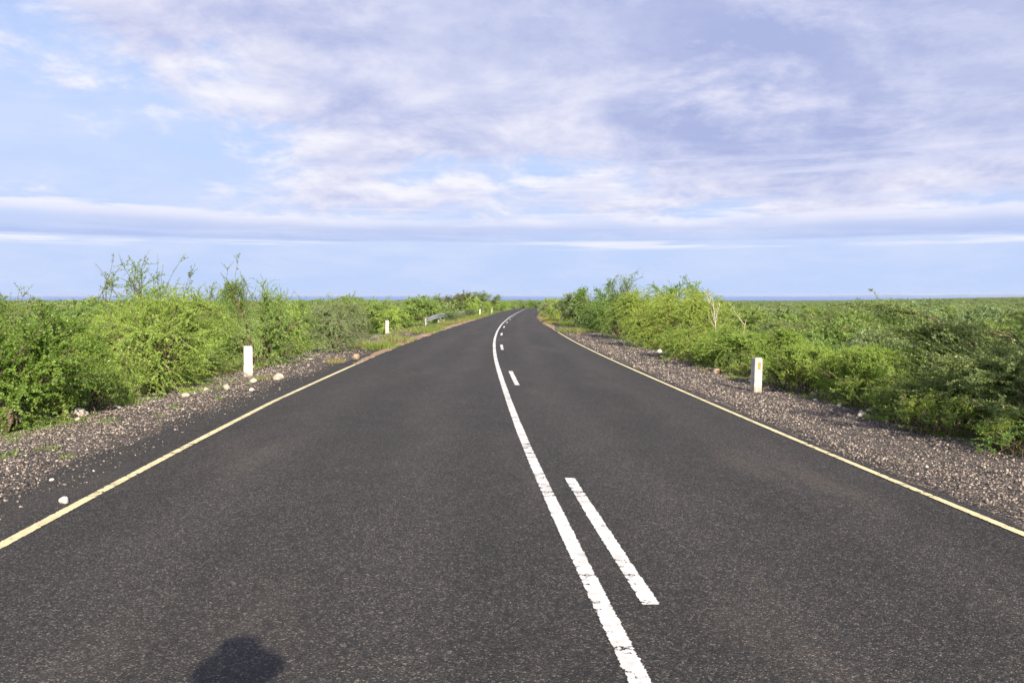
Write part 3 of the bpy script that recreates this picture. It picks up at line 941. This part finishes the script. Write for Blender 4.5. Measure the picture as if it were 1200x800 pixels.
# --- bushes of the plain, each its own thing while they can be told apart
rng = random.Random(77)
taken = [(o.location.x, o.location.y, 1.6) for o in COL.objects if o.type == 'EMPTY']


def free(x, y, r):
    return all((x - a) ** 2 + (y - b) ** 2 > (r + c) ** 2 * .55 for a, b, c in taken)


COLOUR = {'leaf_bright': 'bright green', 'leaf_mid': 'mid green', 'leaf_olive': 'olive green', 'leaf_grey': 'grey-green', 'leaf_brown': 'brownish'}
SHAPE = {'mid_a': 'drooping', 'mid_b': 'compact', 'mid_c': 'wide', 'mid_flat': 'flat-topped'}


def describe(kind, mat, x, y):
    u = x / y
    if x < 0:
        place = ('at the left picture edge' if u < -.545 else 'behind the bright left bush' if u < -.385 else
                 'behind the near left post' if u < -.25 else 'beyond the second left post' if u < -.16 else 'beside the guard rail')
    else:
        place = ('behind the right roadside row' if u < .235 else 'around the dead trees' if u < .30 else
                 'over the reflector post' if u < .345 else 'over the feathery shrubs' if u < .45 else 'over the shaded acacias')
    dist = 'close by' if y < 25 else 'farther back' if y < 34 else 'midway out' if y < 48 else 'far out' if y < 68 else 'farthest out'
    return '%s %s scrub bush %s, %s' % (COLOUR[mat], SHAPE[kind], place, dist)


def scatter(n, x_of, y_of, lab, group, kinds, mats, s0, s1, tries=6000):
    c = 0
    for _ in range(tries):
        if c >= n: break
        y = y_of(); x = x_of(y)
        if abs(x) > .70 * y + 1.5: continue
        off = x - float(cx(y))
        if -7.2 < off < 6.2: continue
        r = 1.25
        if not free(x, y, r): continue
        taken.append((x, y, r))
        k = rng.choice(kinds); s = rng.uniform(s0, s1)
        bush(k, x, y, (s * rng.uniform(.9, 1.15), s * rng.uniform(.9, 1.15), s * rng.uniform(.68, 1.0)), (mt := rng.choice(mats)), describe(k, mt, x, y), 'bush', group, name='scrub_bush', rz=rng.uniform(0, 6.28))
        c += 1
    return c


mats_l = ['leaf_bright', 'leaf_bright', 'leaf_mid', 'leaf_mid', 'leaf_olive', 'leaf_grey']
mats_r = ['leaf_bright', 'leaf_mid', 'leaf_mid', 'leaf_olive', 'leaf_grey', 'leaf_bright', 'leaf_olive', 'leaf_mid', 'leaf_olive', 'leaf_brown']
near = ['mid_a', 'mid_b', 'mid_c']
scatter(34, lambda y: rng.uniform(-.70 * y, -8), lambda: rng.uniform(17, 42), 'green scrub bush on the plain behind the left roadside bushes',
        'scrub behind the left roadside bushes', near, mats_l, .85, 1.1)
scatter(50, lambda y: rng.uniform(-.68 * y, -6.5), lambda: rng.uniform(42, 95), 'small far scrub bush on the left plain',
        'far scrub of the left plain', near + ['mid_flat'], mats_l, .85, 1.15)
scatter(52, lambda y: rng.uniform(7.5, .70 * y), lambda: rng.uniform(18, 40), 'green scrub bush on the low plain behind the right bank',
        'scrub of the low plain right of the road', near + ['mid_flat', 'mid_c'], mats_r, .85, 1.15)
scatter(110, lambda y: rng.uniform(6.5, .68 * y), lambda: rng.uniform(40, 95), 'small far scrub bush on the right plain',
        'far scrub of the right plain', near + ['mid_flat', 'mid_c'], mats_r, .85, 1.2)
for x, y, s, kd, mt, lab in ((16.5, 62, .72, 'mid_tree', 'leaf_mid', 'dark little acacia on the right plain behind the dead trees'),
                         (29.0, 74, .80, 'mid_tree', 'leaf_olive', 'spreading acacia far out over the feathery shrubs'),
                         (24.0, 92, .9, 'mid_tree', 'leaf_mid', 'small round-topped tree breaking the horizon right of the dead trees'),
                         (41.0, 96, .8, 'mid_tree', 'leaf_grey', 'greyish acacia far out near the right horizon'),
                         (52.0, 90, .8, 'mid_tree', 'leaf_olive', 'flat acacia far out at the right picture edge'),
                         (-30.0, 88, .7, 'mid_tree', 'leaf_olive', 'low acacia far out on the left plain')):
    bush(kd, x, y, (s * 1.1, s * 1.1, s), mt, lab, 'tree', name='acacia_tree', crown='crown', stem='trunk')
for k_, (x, y, s) in enumerate(((4.6, 71, 1.0), (5.0, 80, 1.05), (4.7, 90, 1.1), (5.2, 101, 1.1), (5.6, 114, 1.1), (6.4, 128, 1.1), (7.0, 145, 1.1))):
    bush(near[k_ % 3], x, y, s, ['leaf_bright', 'leaf_mid', 'leaf_grey'][k_ % 3], 'small far bush lining the right road edge', 'bush', 'far bushes along the right road edge')
for k_, (x, y, s) in enumerate(((-4.0, 115, .9), (-3.4, 141, 1.0), (-2.6, 152, 1.0), (-1.9, 165, 1.0), (-1.2, 180, 1.0))):
    bush(near[k_ % 3], x, y, s, ['leaf_bright', 'leaf_bright', 'leaf_mid'][k_ % 3], 'small far bush lining the left road edge', 'bush', 'far bushes along the left road edge')


# --- the rest of the plain reads as one mass: one scattered object
def far_scrub():
    r_ = np.random.default_rng(9)
    pts = []
    for y0, y1, per in ((80, 180, 11), (180, 420, 34), (420, 1000, 150), (1000, 2400, 700), (2400, 5000, 3500)):
        area = (y1 ** 2 - y0 ** 2) * .72
        n = int(area / per)
        y = np.sqrt(r_.uniform(y0 ** 2, y1 ** 2, n))
        x = r_.uniform(-.72, .72, n) * y
        pts.append(np.stack([x, y], -1))
    p = np.concatenate(pts)
    off = p[:, 0] - cx(p[:, 1])
    p = p[~((off > -6.4) & (off < 6.0) & (p[:, 1] < 205))]
    tk = np.array([(a, b) for a, b, c in taken if b > 60])
    near_ = p[:, 1] < 110
    d2 = ((p[near_][:, None] - tk[None]) ** 2).sum(-1).min(1)
    keep = np.ones(len(p), bool); keep[np.where(near_)[0][d2 < 2.2]] = False
    p = p[keep]
    n = len(p)
    me = bpy.data.meshes.new('far_scrub')
    me.vertices.add(n)
    me.vertices.foreach_set('co', np.stack([p[:, 0], p[:, 1], gz(p[:, 0], p[:, 1]) - .1], -1).astype(np.float32).ravel())
    sc = r_.uniform(.7, 1.15, n) * np.interp(p[:, 1], [80, 400, 1000, 2500, 5000], [1, 1.1, 1.4, 2.0, 2.6])
    tall = r_.uniform(0, 1, n) < .07
    sc = np.where(tall & (p[:, 1] < 900), sc * 1.4, sc)
    for nm, ar in (('size', sc), ('turn', r_.uniform(0, 6.28, n))):
        a = me.attributes.new(nm, 'FLOAT', 'POINT'); a.data.foreach_set('value', ar.astype(np.float32))
    kinds = ['far_a', 'far_b', 'far_flat']
    a = me.attributes.new('variant', 'INT', 'POINT')
    a.data.foreach_set('value', r_.choice(5, n, p=[.3, .22, .2, .14, .14]).astype(np.int32))
    o = link('far_scrub', me)
    # five plants of the far edge of the scattered field serve as the shapes to repeat
    srcs = []
    spots = [(-46, 97), (-33, 101), (-22, 104), (38, 100), (52, 103)]
    for (x, y), kd, mt in zip(spots, ['far_a', 'far_b', 'far_a', 'far_flat', 'far_b'], ['leaf_mid', 'leaf_grey', 'leaf_olive', 'leaf_olive', 'leaf_grey']):
        e = bush(kd, x, y, 1.0, mt, 'tiny %s bush at the far edge of the %s plain' % (COLOUR[mt], 'left' if x < 0 else 'right'), 'bush',
                 'far scrub of the left plain' if x < 0 else 'far scrub of the right plain', name='scrub_bush')
        srcs.append([c for c in e.children if c.name.startswith('foliage')][0] if e.children else None)
    ng = bpy.data.node_groups.new('far_scrub_scatter', 'GeometryNodeTree')
    ng.interface.new_socket('Geometry', in_out='INPUT', socket_type='NodeSocketGeometry')
    ng.interface.new_socket('Geometry', in_out='OUTPUT', socket_type='NodeSocketGeometry')
    N_, L_ = ng.nodes, ng.links
    gi = N_.new('NodeGroupInput'); go = N_.new('NodeGroupOutput'); jn = N_.new('GeometryNodeJoinGeometry')
    def attr(nm, dt):
        q = N_.new('GeometryNodeInputNamedAttribute'); q.data_type = dt; q.inputs[0].default_value = nm
        return q.outputs[0]
    vr, szs, tn = attr('variant', 'INT'), attr('size', 'FLOAT'), attr('turn', 'FLOAT')
    rot = N_.new('ShaderNodeCombineXYZ'); L_.new(tn, rot.inputs[2])
    for i_, src in enumerate(srcs):
        cmp_ = N_.new('FunctionNodeCompare'); cmp_.data_type = 'INT'; cmp_.operation = 'EQUAL'
        ins = [s for s in cmp_.inputs if s.type == 'INT']
        L_.new(vr, ins[0]); ins[1].default_value = i_
        oi = N_.new('GeometryNodeObjectInfo'); oi.transform_space = 'ORIGINAL'
        oi.inputs[0].default_value = src
        oi.inputs['As Instance'].default_value = True
        ip = N_.new('GeometryNodeInstanceOnPoints')
        L_.new(gi.outputs[0], ip.inputs['Points']); L_.new(cmp_.outputs[0], ip.inputs['Selection'])
        L_.new([s for s in oi.outputs if s.type == 'GEOMETRY'][0], ip.inputs['Instance'])
        L_.new(rot.outputs[0], ip.inputs['Rotation']); L_.new(szs, ip.inputs['Scale'])
        L_.new(ip.outputs[0], jn.inputs[0])
    L_.new(jn.outputs[0], go.inputs[0])
    md = o.modifiers.new('scatter', 'NODES'); md.node_group = ng
    tag(o, 'distant green scrub covering the plain down to the sea', 'scrub', kind='stuff')
    return n


N_FAR = far_scrub()


# ------------------------------------------------------------------ grass
def tuft(seed, n, r, h, wdt=.006, lean=.6):
    rg = np.random.default_rng(seed)
    a = rg.uniform(0, 6.28, n); rr = r * np.sqrt(rg.uniform(0, 1, n))
    p = np.stack([rr * np.cos(a), rr * np.sin(a), np.full(n, -.01)], -1)
    d = unit(np.stack([np.cos(a) * rr / r * lean, np.sin(a) * rr / r * lean, np.ones(n)], -1) + rg.normal(0, .22, (n, 3)))
    L = h * rg.uniform(.45, 1.1, n)
    C = curve(p, d, L, np.stack([rg.normal(0, .3, n), rg.normal(0, .3, n), rg.normal(-.2, .12, n)], -1), 4)
    s = unit(np.cross(d, rg.normal(0, 1, (n, 3))))
    w_ = wdt * np.array([1, .85, .55, .1])[None, :, None]
    V = np.stack([C + s[:, None] * w_, C - s[:, None] * w_], 2)
    idx = np.arange(n * 8).reshape(n, 4, 2)
    F = np.stack([idx[:, :-1, 0], idx[:, :-1, 1], idx[:, 1:, 1], idx[:, 1:, 0]], -1).reshape(-1, 4)
    me = mk('grass_tuft', V.reshape(-1, 3), F, tint=np.repeat(rg.uniform(0, 1, n), 3))
    me.materials.append(M['grass_green'])
    return me


TUFT = [tuft(1, 120, .16, .17, .0035, .8), tuft(2, 190, .3, .30, .004), tuft(3, 45, .10, .10, .005), tuft(4, 260, .55, .42, .008)]


def grass(k, x, y, sc, mat, label, group, cat='grass', dz=0.0):
    o = link('grass_tuft', TUFT[k], None, M[mat], (x, y, g(x, y) + dz))
    o.rotation_euler = (0, 0, (x * 5.1 + y * 3.3) % 6.28)
    o.scale = (sc, sc, sc)
    return tag(o, label, cat, group)


rg = random.Random(5)
def off_l(y, s): return float(cx(y) + edge_l(y) - s)
def off_r(y, s): return float(cx(y) + edge_r(y) + s)

for y, s, sc, m_ in ((17.2, 1.45, 1.0, 'grass_dry'), (21.5, .75, 1.4, 'grass_dry')):
    grass(1, off_l(y, s), y, sc * .62, m_, 'dry pale grass tuft on the dark left shoulder %s' % ('near the near post' if y < 20 else 'under the grey-green bush'), None)
for i in range(24):
    y = rg.uniform(8.5, 17.5); s = rg.uniform(1.1, 2.9)
    grass(2, off_l(y, s), y, rg.uniform(.6, 1.3), 'grass_green', 'tiny green weed sprouting from the left gravel shoulder', 'weeds on the left gravel')
for i in range(30):
    y = rg.uniform(6.5, 22); s = rg.uniform(1.95, 2.7)
    grass(rg.choice([0, 2, 0]), off_r(y, s), y, rg.uniform(.6, 1.25), rg.choice(['grass_green', 'grass_green', 'grass_dry']),
          'small grass tuft along the outer edge of the right gravel', 'grass along the right gravel edge')
for i in range(26):
    y = rg.uniform(11.5, 26); s = rg.uniform(2.6, 3.5)
    grass(rg.choice([0, 1]), off_l(y, s), y, rg.uniform(.5, .95), rg.choice(['grass_green', 'grass_green', 'grass_dry']),
          'low grass tuft at the foot of the left roadside bushes', 'grass at the foot of the left bushes')
for i in range(60):
    y = rg.uniform(27, 112); s = rg.uniform(.35, 2.2)
    grass(3, off_l(y, s), y, rg.uniform(.6, 1.15), (mt := rg.choice(['grass_dry', 'grass_green', 'grass_green'])),
          ('pale dry' if mt == 'grass_dry' else 'green') + ' grass clump at the left road edge, ' + ('on the near stretch' if y < 52 else 'midway along' if y < 80 else 'on the far stretch'),
          'grass along the left road edge')
for i in range(50):
    y = rg.uniform(42, 112); s = rg.uniform(.3, 2.0)
    grass(3, off_r(y, s), y, rg.uniform(.6, 1.1), (mt := rg.choice(['grass_dry', 'grass_green', 'grass_green'])),
          ('pale dry' if mt == 'grass_dry' else 'green') + ' grass clump at the right road edge, ' + ('on the near stretch' if y < 52 else 'midway along' if y < 80 else 'on the far stretch'),
          'grass along the right road edge')
for x, y, sc, lab in ((5.75, 9.0, .9, 'leafy weed clump at the gravel edge in front of the shaded acacia'),
                      (5.55, 11.2, .7, 'low weed clump at the right gravel edge below the shaded bushes')):
    bush('sprout', x, y, (1.0 * sc, 1.0 * sc, .75 * sc), 'leaf_mid', lab, 'weed', name='weed_clump')


for i in range(26):
    y = rg.uniform(8.0, 27); s_ = rg.uniform(2.3, 3.1)
    k = rg.uniform(.7, 1.25)
    bush('sprout', off_r(y, s_), y, (k, k, k * rg.uniform(.6, 1.0)), rg.choice(['leaf_bright', 'leaf_bright', 'leaf_mid']),
         'knee-high soft green growth creeping onto the right gravel, ' + ('before the reflector post' if y < 13.5 else 'around the reflector post' if y < 18 else 'beyond the reflector post'),
         'weed', 'low growth along the right gravel', name='weed_clump')
for i in range(16):
    y = rg.uniform(12, 27); s_ = rg.uniform(2.75, 3.5)
    k = rg.uniform(.6, 1.1)
    bush('sprout', off_l(y, s_), y, (k, k, k * rg.uniform(.6, 1.0)), rg.choice(['leaf_bright', 'leaf_mid']),
         'knee-high soft green growth at the left gravel edge, ' + ('before the near post' if y < 18 else 'beyond the near post'),
         'weed', 'low growth along the left gravel', name='weed_clump')


# ------------------------------------------------------------------ stones
def stone(seed, sx, sy, sz, rough=.16):
    bm = bmesh.new()
    bmesh.ops.create_icosphere(bm, subdivisions=2, radius=1.0)
    r_ = random.Random(seed)
    cuts = [Vector((r_.gauss(0, 1), r_.gauss(0, 1), r_.gauss(0, .8))).normalized() for _ in range(7)]
    lim = [r_.uniform(.55, .85) for _ in cuts]
    for v in bm.verts:
        for c, l in zip(cuts, lim):
            q = v.co.dot(c)
            if q > l: v.co -= c * (q - l) * .92
        v.co *= 1 + r_.uniform(-rough, rough) * .25
        v.co = Vector((v.co.x * sx, v.co.y * sy, v.co.z * sz))
    me = bpy.data.meshes.new('stone')
    bm.to_mesh(me); bm.free()
    return me


for i, (x, y, s, mt, lab, grp) in enumerate((
        (-3.66, 6.42, (.046, .040, .036), 'rock_white', 'round white stone beside the left yellow line', None),
        (-4.3, 7.35, (.024, .022, .016), 'rock_white', 'small white pebble on the left shoulder', None),
        (-5.0, 17.0, (.16, .11, .10), 'rock', 'largest pale stone on the shoulder past the near left post', None),
        (-5.45, 16.7, (.085, .075, .07), 'rock', 'pale fist-sized stone right of the near left post', None),
        (-5.55, 15.4, (.11, .08, .06), 'rock', 'flat pale stone in front of the near left post', None),
        (-4.9, 14.9, (.05, .04, .04), 'rock_white', 'tiny white stone on the shoulder short of the near left post', None),
        (-4.45, 22.6, (.15, .12, .11), 'rock_tan', 'tan rock under the grey-green bush at the left road edge', None),
        (5.0, 26.9, (.10, .08, .10), 'rock_white', 'whitish rock at the foot of the largest right bush', None),
        (5.0, 19.3, (.16, .12, .09), 'rock_tan', 'pinkish rock under the low bush left of the reflector post', None),
        (6.75, 15.3, (.2, .13, .10), 'rock', 'pale rock among the feathery shrubs right of the reflector post', None),
        (5.35, 12.1, (.10, .05, .04), 'rock_white', 'long pale stone at the outer edge of the right gravel', None))):
    o = link('stone', stone(i + 3, *s), None, M[mt], (x, y, g(x, y) + s[2] * .45 + (.006 if abs(x) < 4.6 else 0)))
    o.rotation_euler = (0, 0, i * 1.3)
    tag(o, lab, 'stone')
for i in range(16):
    x = -7.15 + rg.gauss(0, .42); y = 12.1 + rg.gauss(0, .28); s = rg.uniform(.05, .13)
    o = link('stone', stone(40 + i, s * 1.3, s, s * .8), None, M[rg.choice(['rock', 'rock_white'])], (x, y, g(x, y) + s * .4))
    o.rotation_euler = (0, 0, i * 2.1)
    tag(o, 'pale rubble stone heaped under the dark leafy bush at the left edge', 'stone', 'rubble under the dark left bush')
for i in range(22):
    y = rg.uniform(11.5, 25); sd = rg.choice([-1, 1])
    x = off_l(y, rg.uniform(1.8, 2.9)) if sd < 0 else off_r(y, rg.uniform(2.1, 2.7))
    s = rg.uniform(.03, .065)
    o = link('stone', stone(70 + i, s * 1.3, s, s * .75), None, M[rg.choice(['rock', 'rock_white', 'rock'])], (x, y, g(x, y) + s * .35))
    o.rotation_euler = (0, 0, i * 2.1)
    tag(o, 'small pale stone at the outer edge of the %s gravel shoulder' % ('left' if sd < 0 else 'right'), 'stone', 'small stones on the %s shoulder' % ('left' if sd < 0 else 'right'))


# ------------------------------------------------------------------ guide posts
def post_mesh(wd, dp, h, notch=None, seed=0):
    bm = bmesh.new()
    bmesh.ops.create_cube(bm, size=1.0)
    for v in bm.verts:
        k = 1.0 if v.co.z < 0 else .94
        v.co = Vector((v.co.x * wd * k, v.co.y * dp * k, (v.co.z + .5) * (h + .2) - .2))
    bmesh.ops.bevel(bm, geom=[e for e in bm.edges], offset=.018, segments=2, affect='EDGES', profile=.6)
    bmesh.ops.subdivide_edges(bm, edges=[e for e in bm.edges if e.calc_length() > .3], cuts=5)
    r_ = random.Random(seed)
    for v in bm.verts:
        v.co += Vector((r_.gauss(0, .0015), r_.gauss(0, .0015), r_.gauss(0, .0015)))
    me = bpy.data.meshes.new('post'); bm.to_mesh(me); bm.free()
    return me


def box(name, cx_, cy_, cz_, sx, sy, sz, bev=.003):
    bm = bmesh.new()
    bmesh.ops.create_cube(bm, size=1.0)
    for v in bm.verts: v.co = Vector((v.co.x * sx + cx_, v.co.y * sy + cy_, v.co.z * sz + cz_))
    if bev: bmesh.ops.bevel(bm, geom=list(bm.edges), offset=bev, segments=1, affect='EDGES')
    me = bpy.data.meshes.new(name); bm.to_mesh(me); bm.free()
    return me


for i, (x, y, wd, h, rz, mt, lab, refl) in enumerate((
        (-6.1, 18.3, .20, .70, R(24), 'post_white', 'white square guide post on the left gravel, closest one', False),
        (-6.85, 43.5, .20, .72, R(18), 'post_weathered', 'white guide post in front of the round bush, second on the left', False),
        (-4.05, 100.5, .2, .8, 0.0, 'post_weathered', 'small far guide post past the guard rail', False),
        (-3.1, 122, .2, .85, 0.0, 'post_weathered', 'farthest guide post on the left road edge', False),
        (4.62, 15.0, .165, .64, R(12), 'post_weathered', 'white concrete guide post with orange reflector on the right gravel', True),
        (4.75, 72, .2, .7, 0.0, 'post_weathered', 'tiny far guide post in the grass on the right road edge', False))):
    e = empty('guide_post', (x, y, g(x, y)), rz)
    e.rotation_euler = (R(1.2 if i == 0 else -.6), R(.9 if i == 0 else 1.2), rz)
    link('post', post_mesh(wd, wd, h, seed=i), e, M[mt])
    if refl:
        link('reflector_frame', box('reflector_frame', .012, -wd / 2 * .97 - .0015, h - .150, .046, .010, .122), e, M['black'])
        link('reflector', box('reflector', .008, -wd / 2 * .97 - .0050, h - .150, .034, .012, .110), e, M['reflector'])
    tag(e, lab, 'guide post', 'guide posts along the road')


# ------------------------------------------------------------------ guard rail
def guard_rail():
    y0, y1 = 58.5, 88.5
    e = empty('guard_rail', (-5.3, y0, g(-5.3, y0)))
    prof = []          # W-beam cross-section: (outwards, up)
    for k in range(13):
        u = k / 12
        prof.append((.035 * -math.cos(u * 4 * math.pi) * 1.15, (u - .5) * .34))
    ys = np.concatenate([[58.6, 58.9, 59.4, 60.0, 60.8, 62], np.arange(64, y1, 2.0)])
    V, F = [], []
    for y in ys:
        u = max(0.0, min(1.0, (y - 58.6) / 2.4)); u = u * u * (3 - 2 * u)
        x = off_l(y, 2.05) - .55 * (1 - u)
        z = g(x, y) + .58 - .20 * (1 - u)
        for s_ in (0, .004):
            for a, b in prof:
                V.append((x + a + s_ - e.location.x, y - e.location.y, z + b - e.location.z))
    k = len(prof)
    for j in range(len(ys) - 1):
        a, b = j * 2 * k, (j + 1) * 2 * k
        for q in range(k - 1):
            F.append((a + q, b + q, b + q + 1, a + q + 1))
            F.append((a + k + q, a + k + q + 1, b + k + q + 1, b + k + q))
    me = mk('rail', V, F, smooth=True)
    link('rail', me, e, M['steel'])
    pm = box('post', 0, 0, .28, .11, .07, .96, .008)
    for y in (58.75, 62.0, 66, 70, 74, 78, 82, 86):
        u = max(0.0, min(1.0, (y - 58.6) / 2.4)); u = u * u * (3 - 2 * u)
        x = off_l(y, 2.05) - .55 * (1 - u) - .105
        link('post', pm, e, M['steel'], (x - e.location.x, y - e.location.y, g(x, y) - e.location.z - .1 - .12 * (1 - u)))
    tag(e, 'galvanised steel guard rail with bent end on the left', 'guard rail')


guard_rail()
for y, s_, sc, lab in ((65.5, 1.55, .85, 'low pale shrub hiding the guard rail just past its bent end'),
                       (69.5, 1.60, .9, 'low pale shrub hiding the guard rail midway'),
                       (73.5, 1.55, .8, 'low pale shrub on the road side of the guard rail, farther on'),
                       (85.5, 1.5, 1.0, 'low pale shrub hiding the far end of the guard rail')):
    bush('feather', off_l(y, s_), y, (sc, sc, sc * .85), 'leaf_grey', lab, 'shrub', 'shrubs before the guard rail', name='low_shrub')


# ------------------------------------------------------------------ the photographer, standing right behind the lens; only the shadow falls into view
def photographer():
    Y0 = -.33
    V = [(0, Y0, .95), (0, Y0, 1.12), (0, Y0, 1.30), (0, Y0 + .01, 1.42), (0, Y0 + .02, 1.50), (0, Y0 + .04, 1.58), (0, Y0 + .04, 1.68), (0, Y0 + .03, 1.76)]
    r = [.15, .14, .16, .12, .058, .075, .088, .062]
    E = [(i, i + 1) for i in range(7)]
    for s in (-1, 1):
        b = len(V)
        V += [(s * .17, Y0, 1.42), (s * .33, Y0 + .06, 1.27), (s * .15, Y0 + .20, 1.52), (s * .085, Y0 + .22, 1.58)]
        r += [.062, .05, .036, .032]
        E += [(3, b), (b, b + 1), (b + 1, b + 2), (b + 2, b + 3)]
        b = len(V)
        V += [(s * .10, Y0, .86), (s * .12, Y0 + .02, .48), (s * .13, Y0 - .02, .09), (s * .15, Y0 + .13, .035)]
        r += [.10, .062, .045, .036]
        E += [(0, b), (b, b + 1), (b + 1, b + 2), (b + 2, b + 3)]
    e = empty('person', (0, Y0, 0))
    me = bpy.data.meshes.new('body'); me.from_pydata([(a, b - Y0, c) for a, b, c in V], E, [])
    o = link('body', me, e, M['shirt'])
    o.modifiers.new('skin', 'SKIN')
    for i, q in enumerate(r): me.skin_vertices[0].data[i].radius = (q, q)
    me.skin_vertices[0].data[0].use_root = True
    sb = o.modifiers.new('subd', 'SUBSURF'); sb.levels = sb.render_levels = 2
    bm = bmesh.new()
    rings = [(.20, 1.735), (.19, 1.75), (.105, 1.765), (.10, 1.82), (.085, 1.865), (.02, 1.88)]
    vs = [[bm.verts.new((rr * math.cos(a * math.pi / 12) * 1.02, .03 + rr * math.sin(a * math.pi / 12), z)) for a in range(24)] for rr, z in rings]
    for a, b in zip(vs[:-1], vs[1:]):
        for i in range(24): bm.faces.new((a[i], a[(i + 1) % 24], b[(i + 1) % 24], b[i]))
    bm.faces.new(vs[-1])
    hm = bpy.data.meshes.new('hat'); bm.to_mesh(hm); bm.free()
    link('hat', hm, e, M['straw'])
    tag(e, 'person holding a camera, whose shadow falls on the road', 'person')
    c = empty('photo_camera', (0, -.115, 1.61))
    link('camera_body', box('camera_body', 0, 0, 0, .14, .06, .10, .01), c, M['black'])
    bm = bmesh.new(); bmesh.ops.create_cone(bm, cap_ends=True, segments=20, radius1=.036, radius2=.038, depth=.06)
    for v in bm.verts: v.co = Vector((v.co.x, v.co.z + .058, v.co.y))
    lm = bpy.data.meshes.new('lens'); bm.to_mesh(lm); bm.free()
    link('lens', lm, c, M['black'])
    tag(c, 'black camera held before the face of the person', 'camera')


photographer()

# things alike in look and place: tell them apart by their order from the road-side viewer
_same = {}
for o in COL.objects:
    if o.name.startswith('scrub_bush') and o.get('label'): _same.setdefault(o['label'], []).append(o)
for _lab, _os in _same.items():
    if len(_os) in (2, 3):
        _os.sort(key=lambda q: q.location.y)
        for q, wd_ in zip(_os, ('nearer of two', 'farther of two') if len(_os) == 2 else ('nearest of three', 'middle of three', 'farthest of three')):
            q['label'] = _lab + ', ' + wd_


# ------------------------------------------------------------------ air over the plain
def haze():
    m = bpy.data.materials.new('haze'); m.use_nodes = True
    t = NT(m.node_tree); t.n.clear()
    out = t.node('ShaderNodeOutputMaterial')
    v = t.node('ShaderNodeVolumePrincipled')
    v.inputs['Color'].default_value = (.66, .77, 1.0, 1)
    v.inputs['Density'].default_value = 4.2e-5
    v.inputs['Anisotropy'].default_value = .1
    t.l.new(v.outputs[0], out.inputs['Volume'])
    me = box('haze', 0, 13000, -43, 100000, 40000, 110, 0)
    tag(link('haze', me, mat=m), 'pale blue haze over the far plain and sea', kind='stuff')


haze()
print('gravel', N_GRAVEL, 'far', N_FAR, 'tris', sum(len(m.polygons) * 2 for m in bpy.data.meshes))
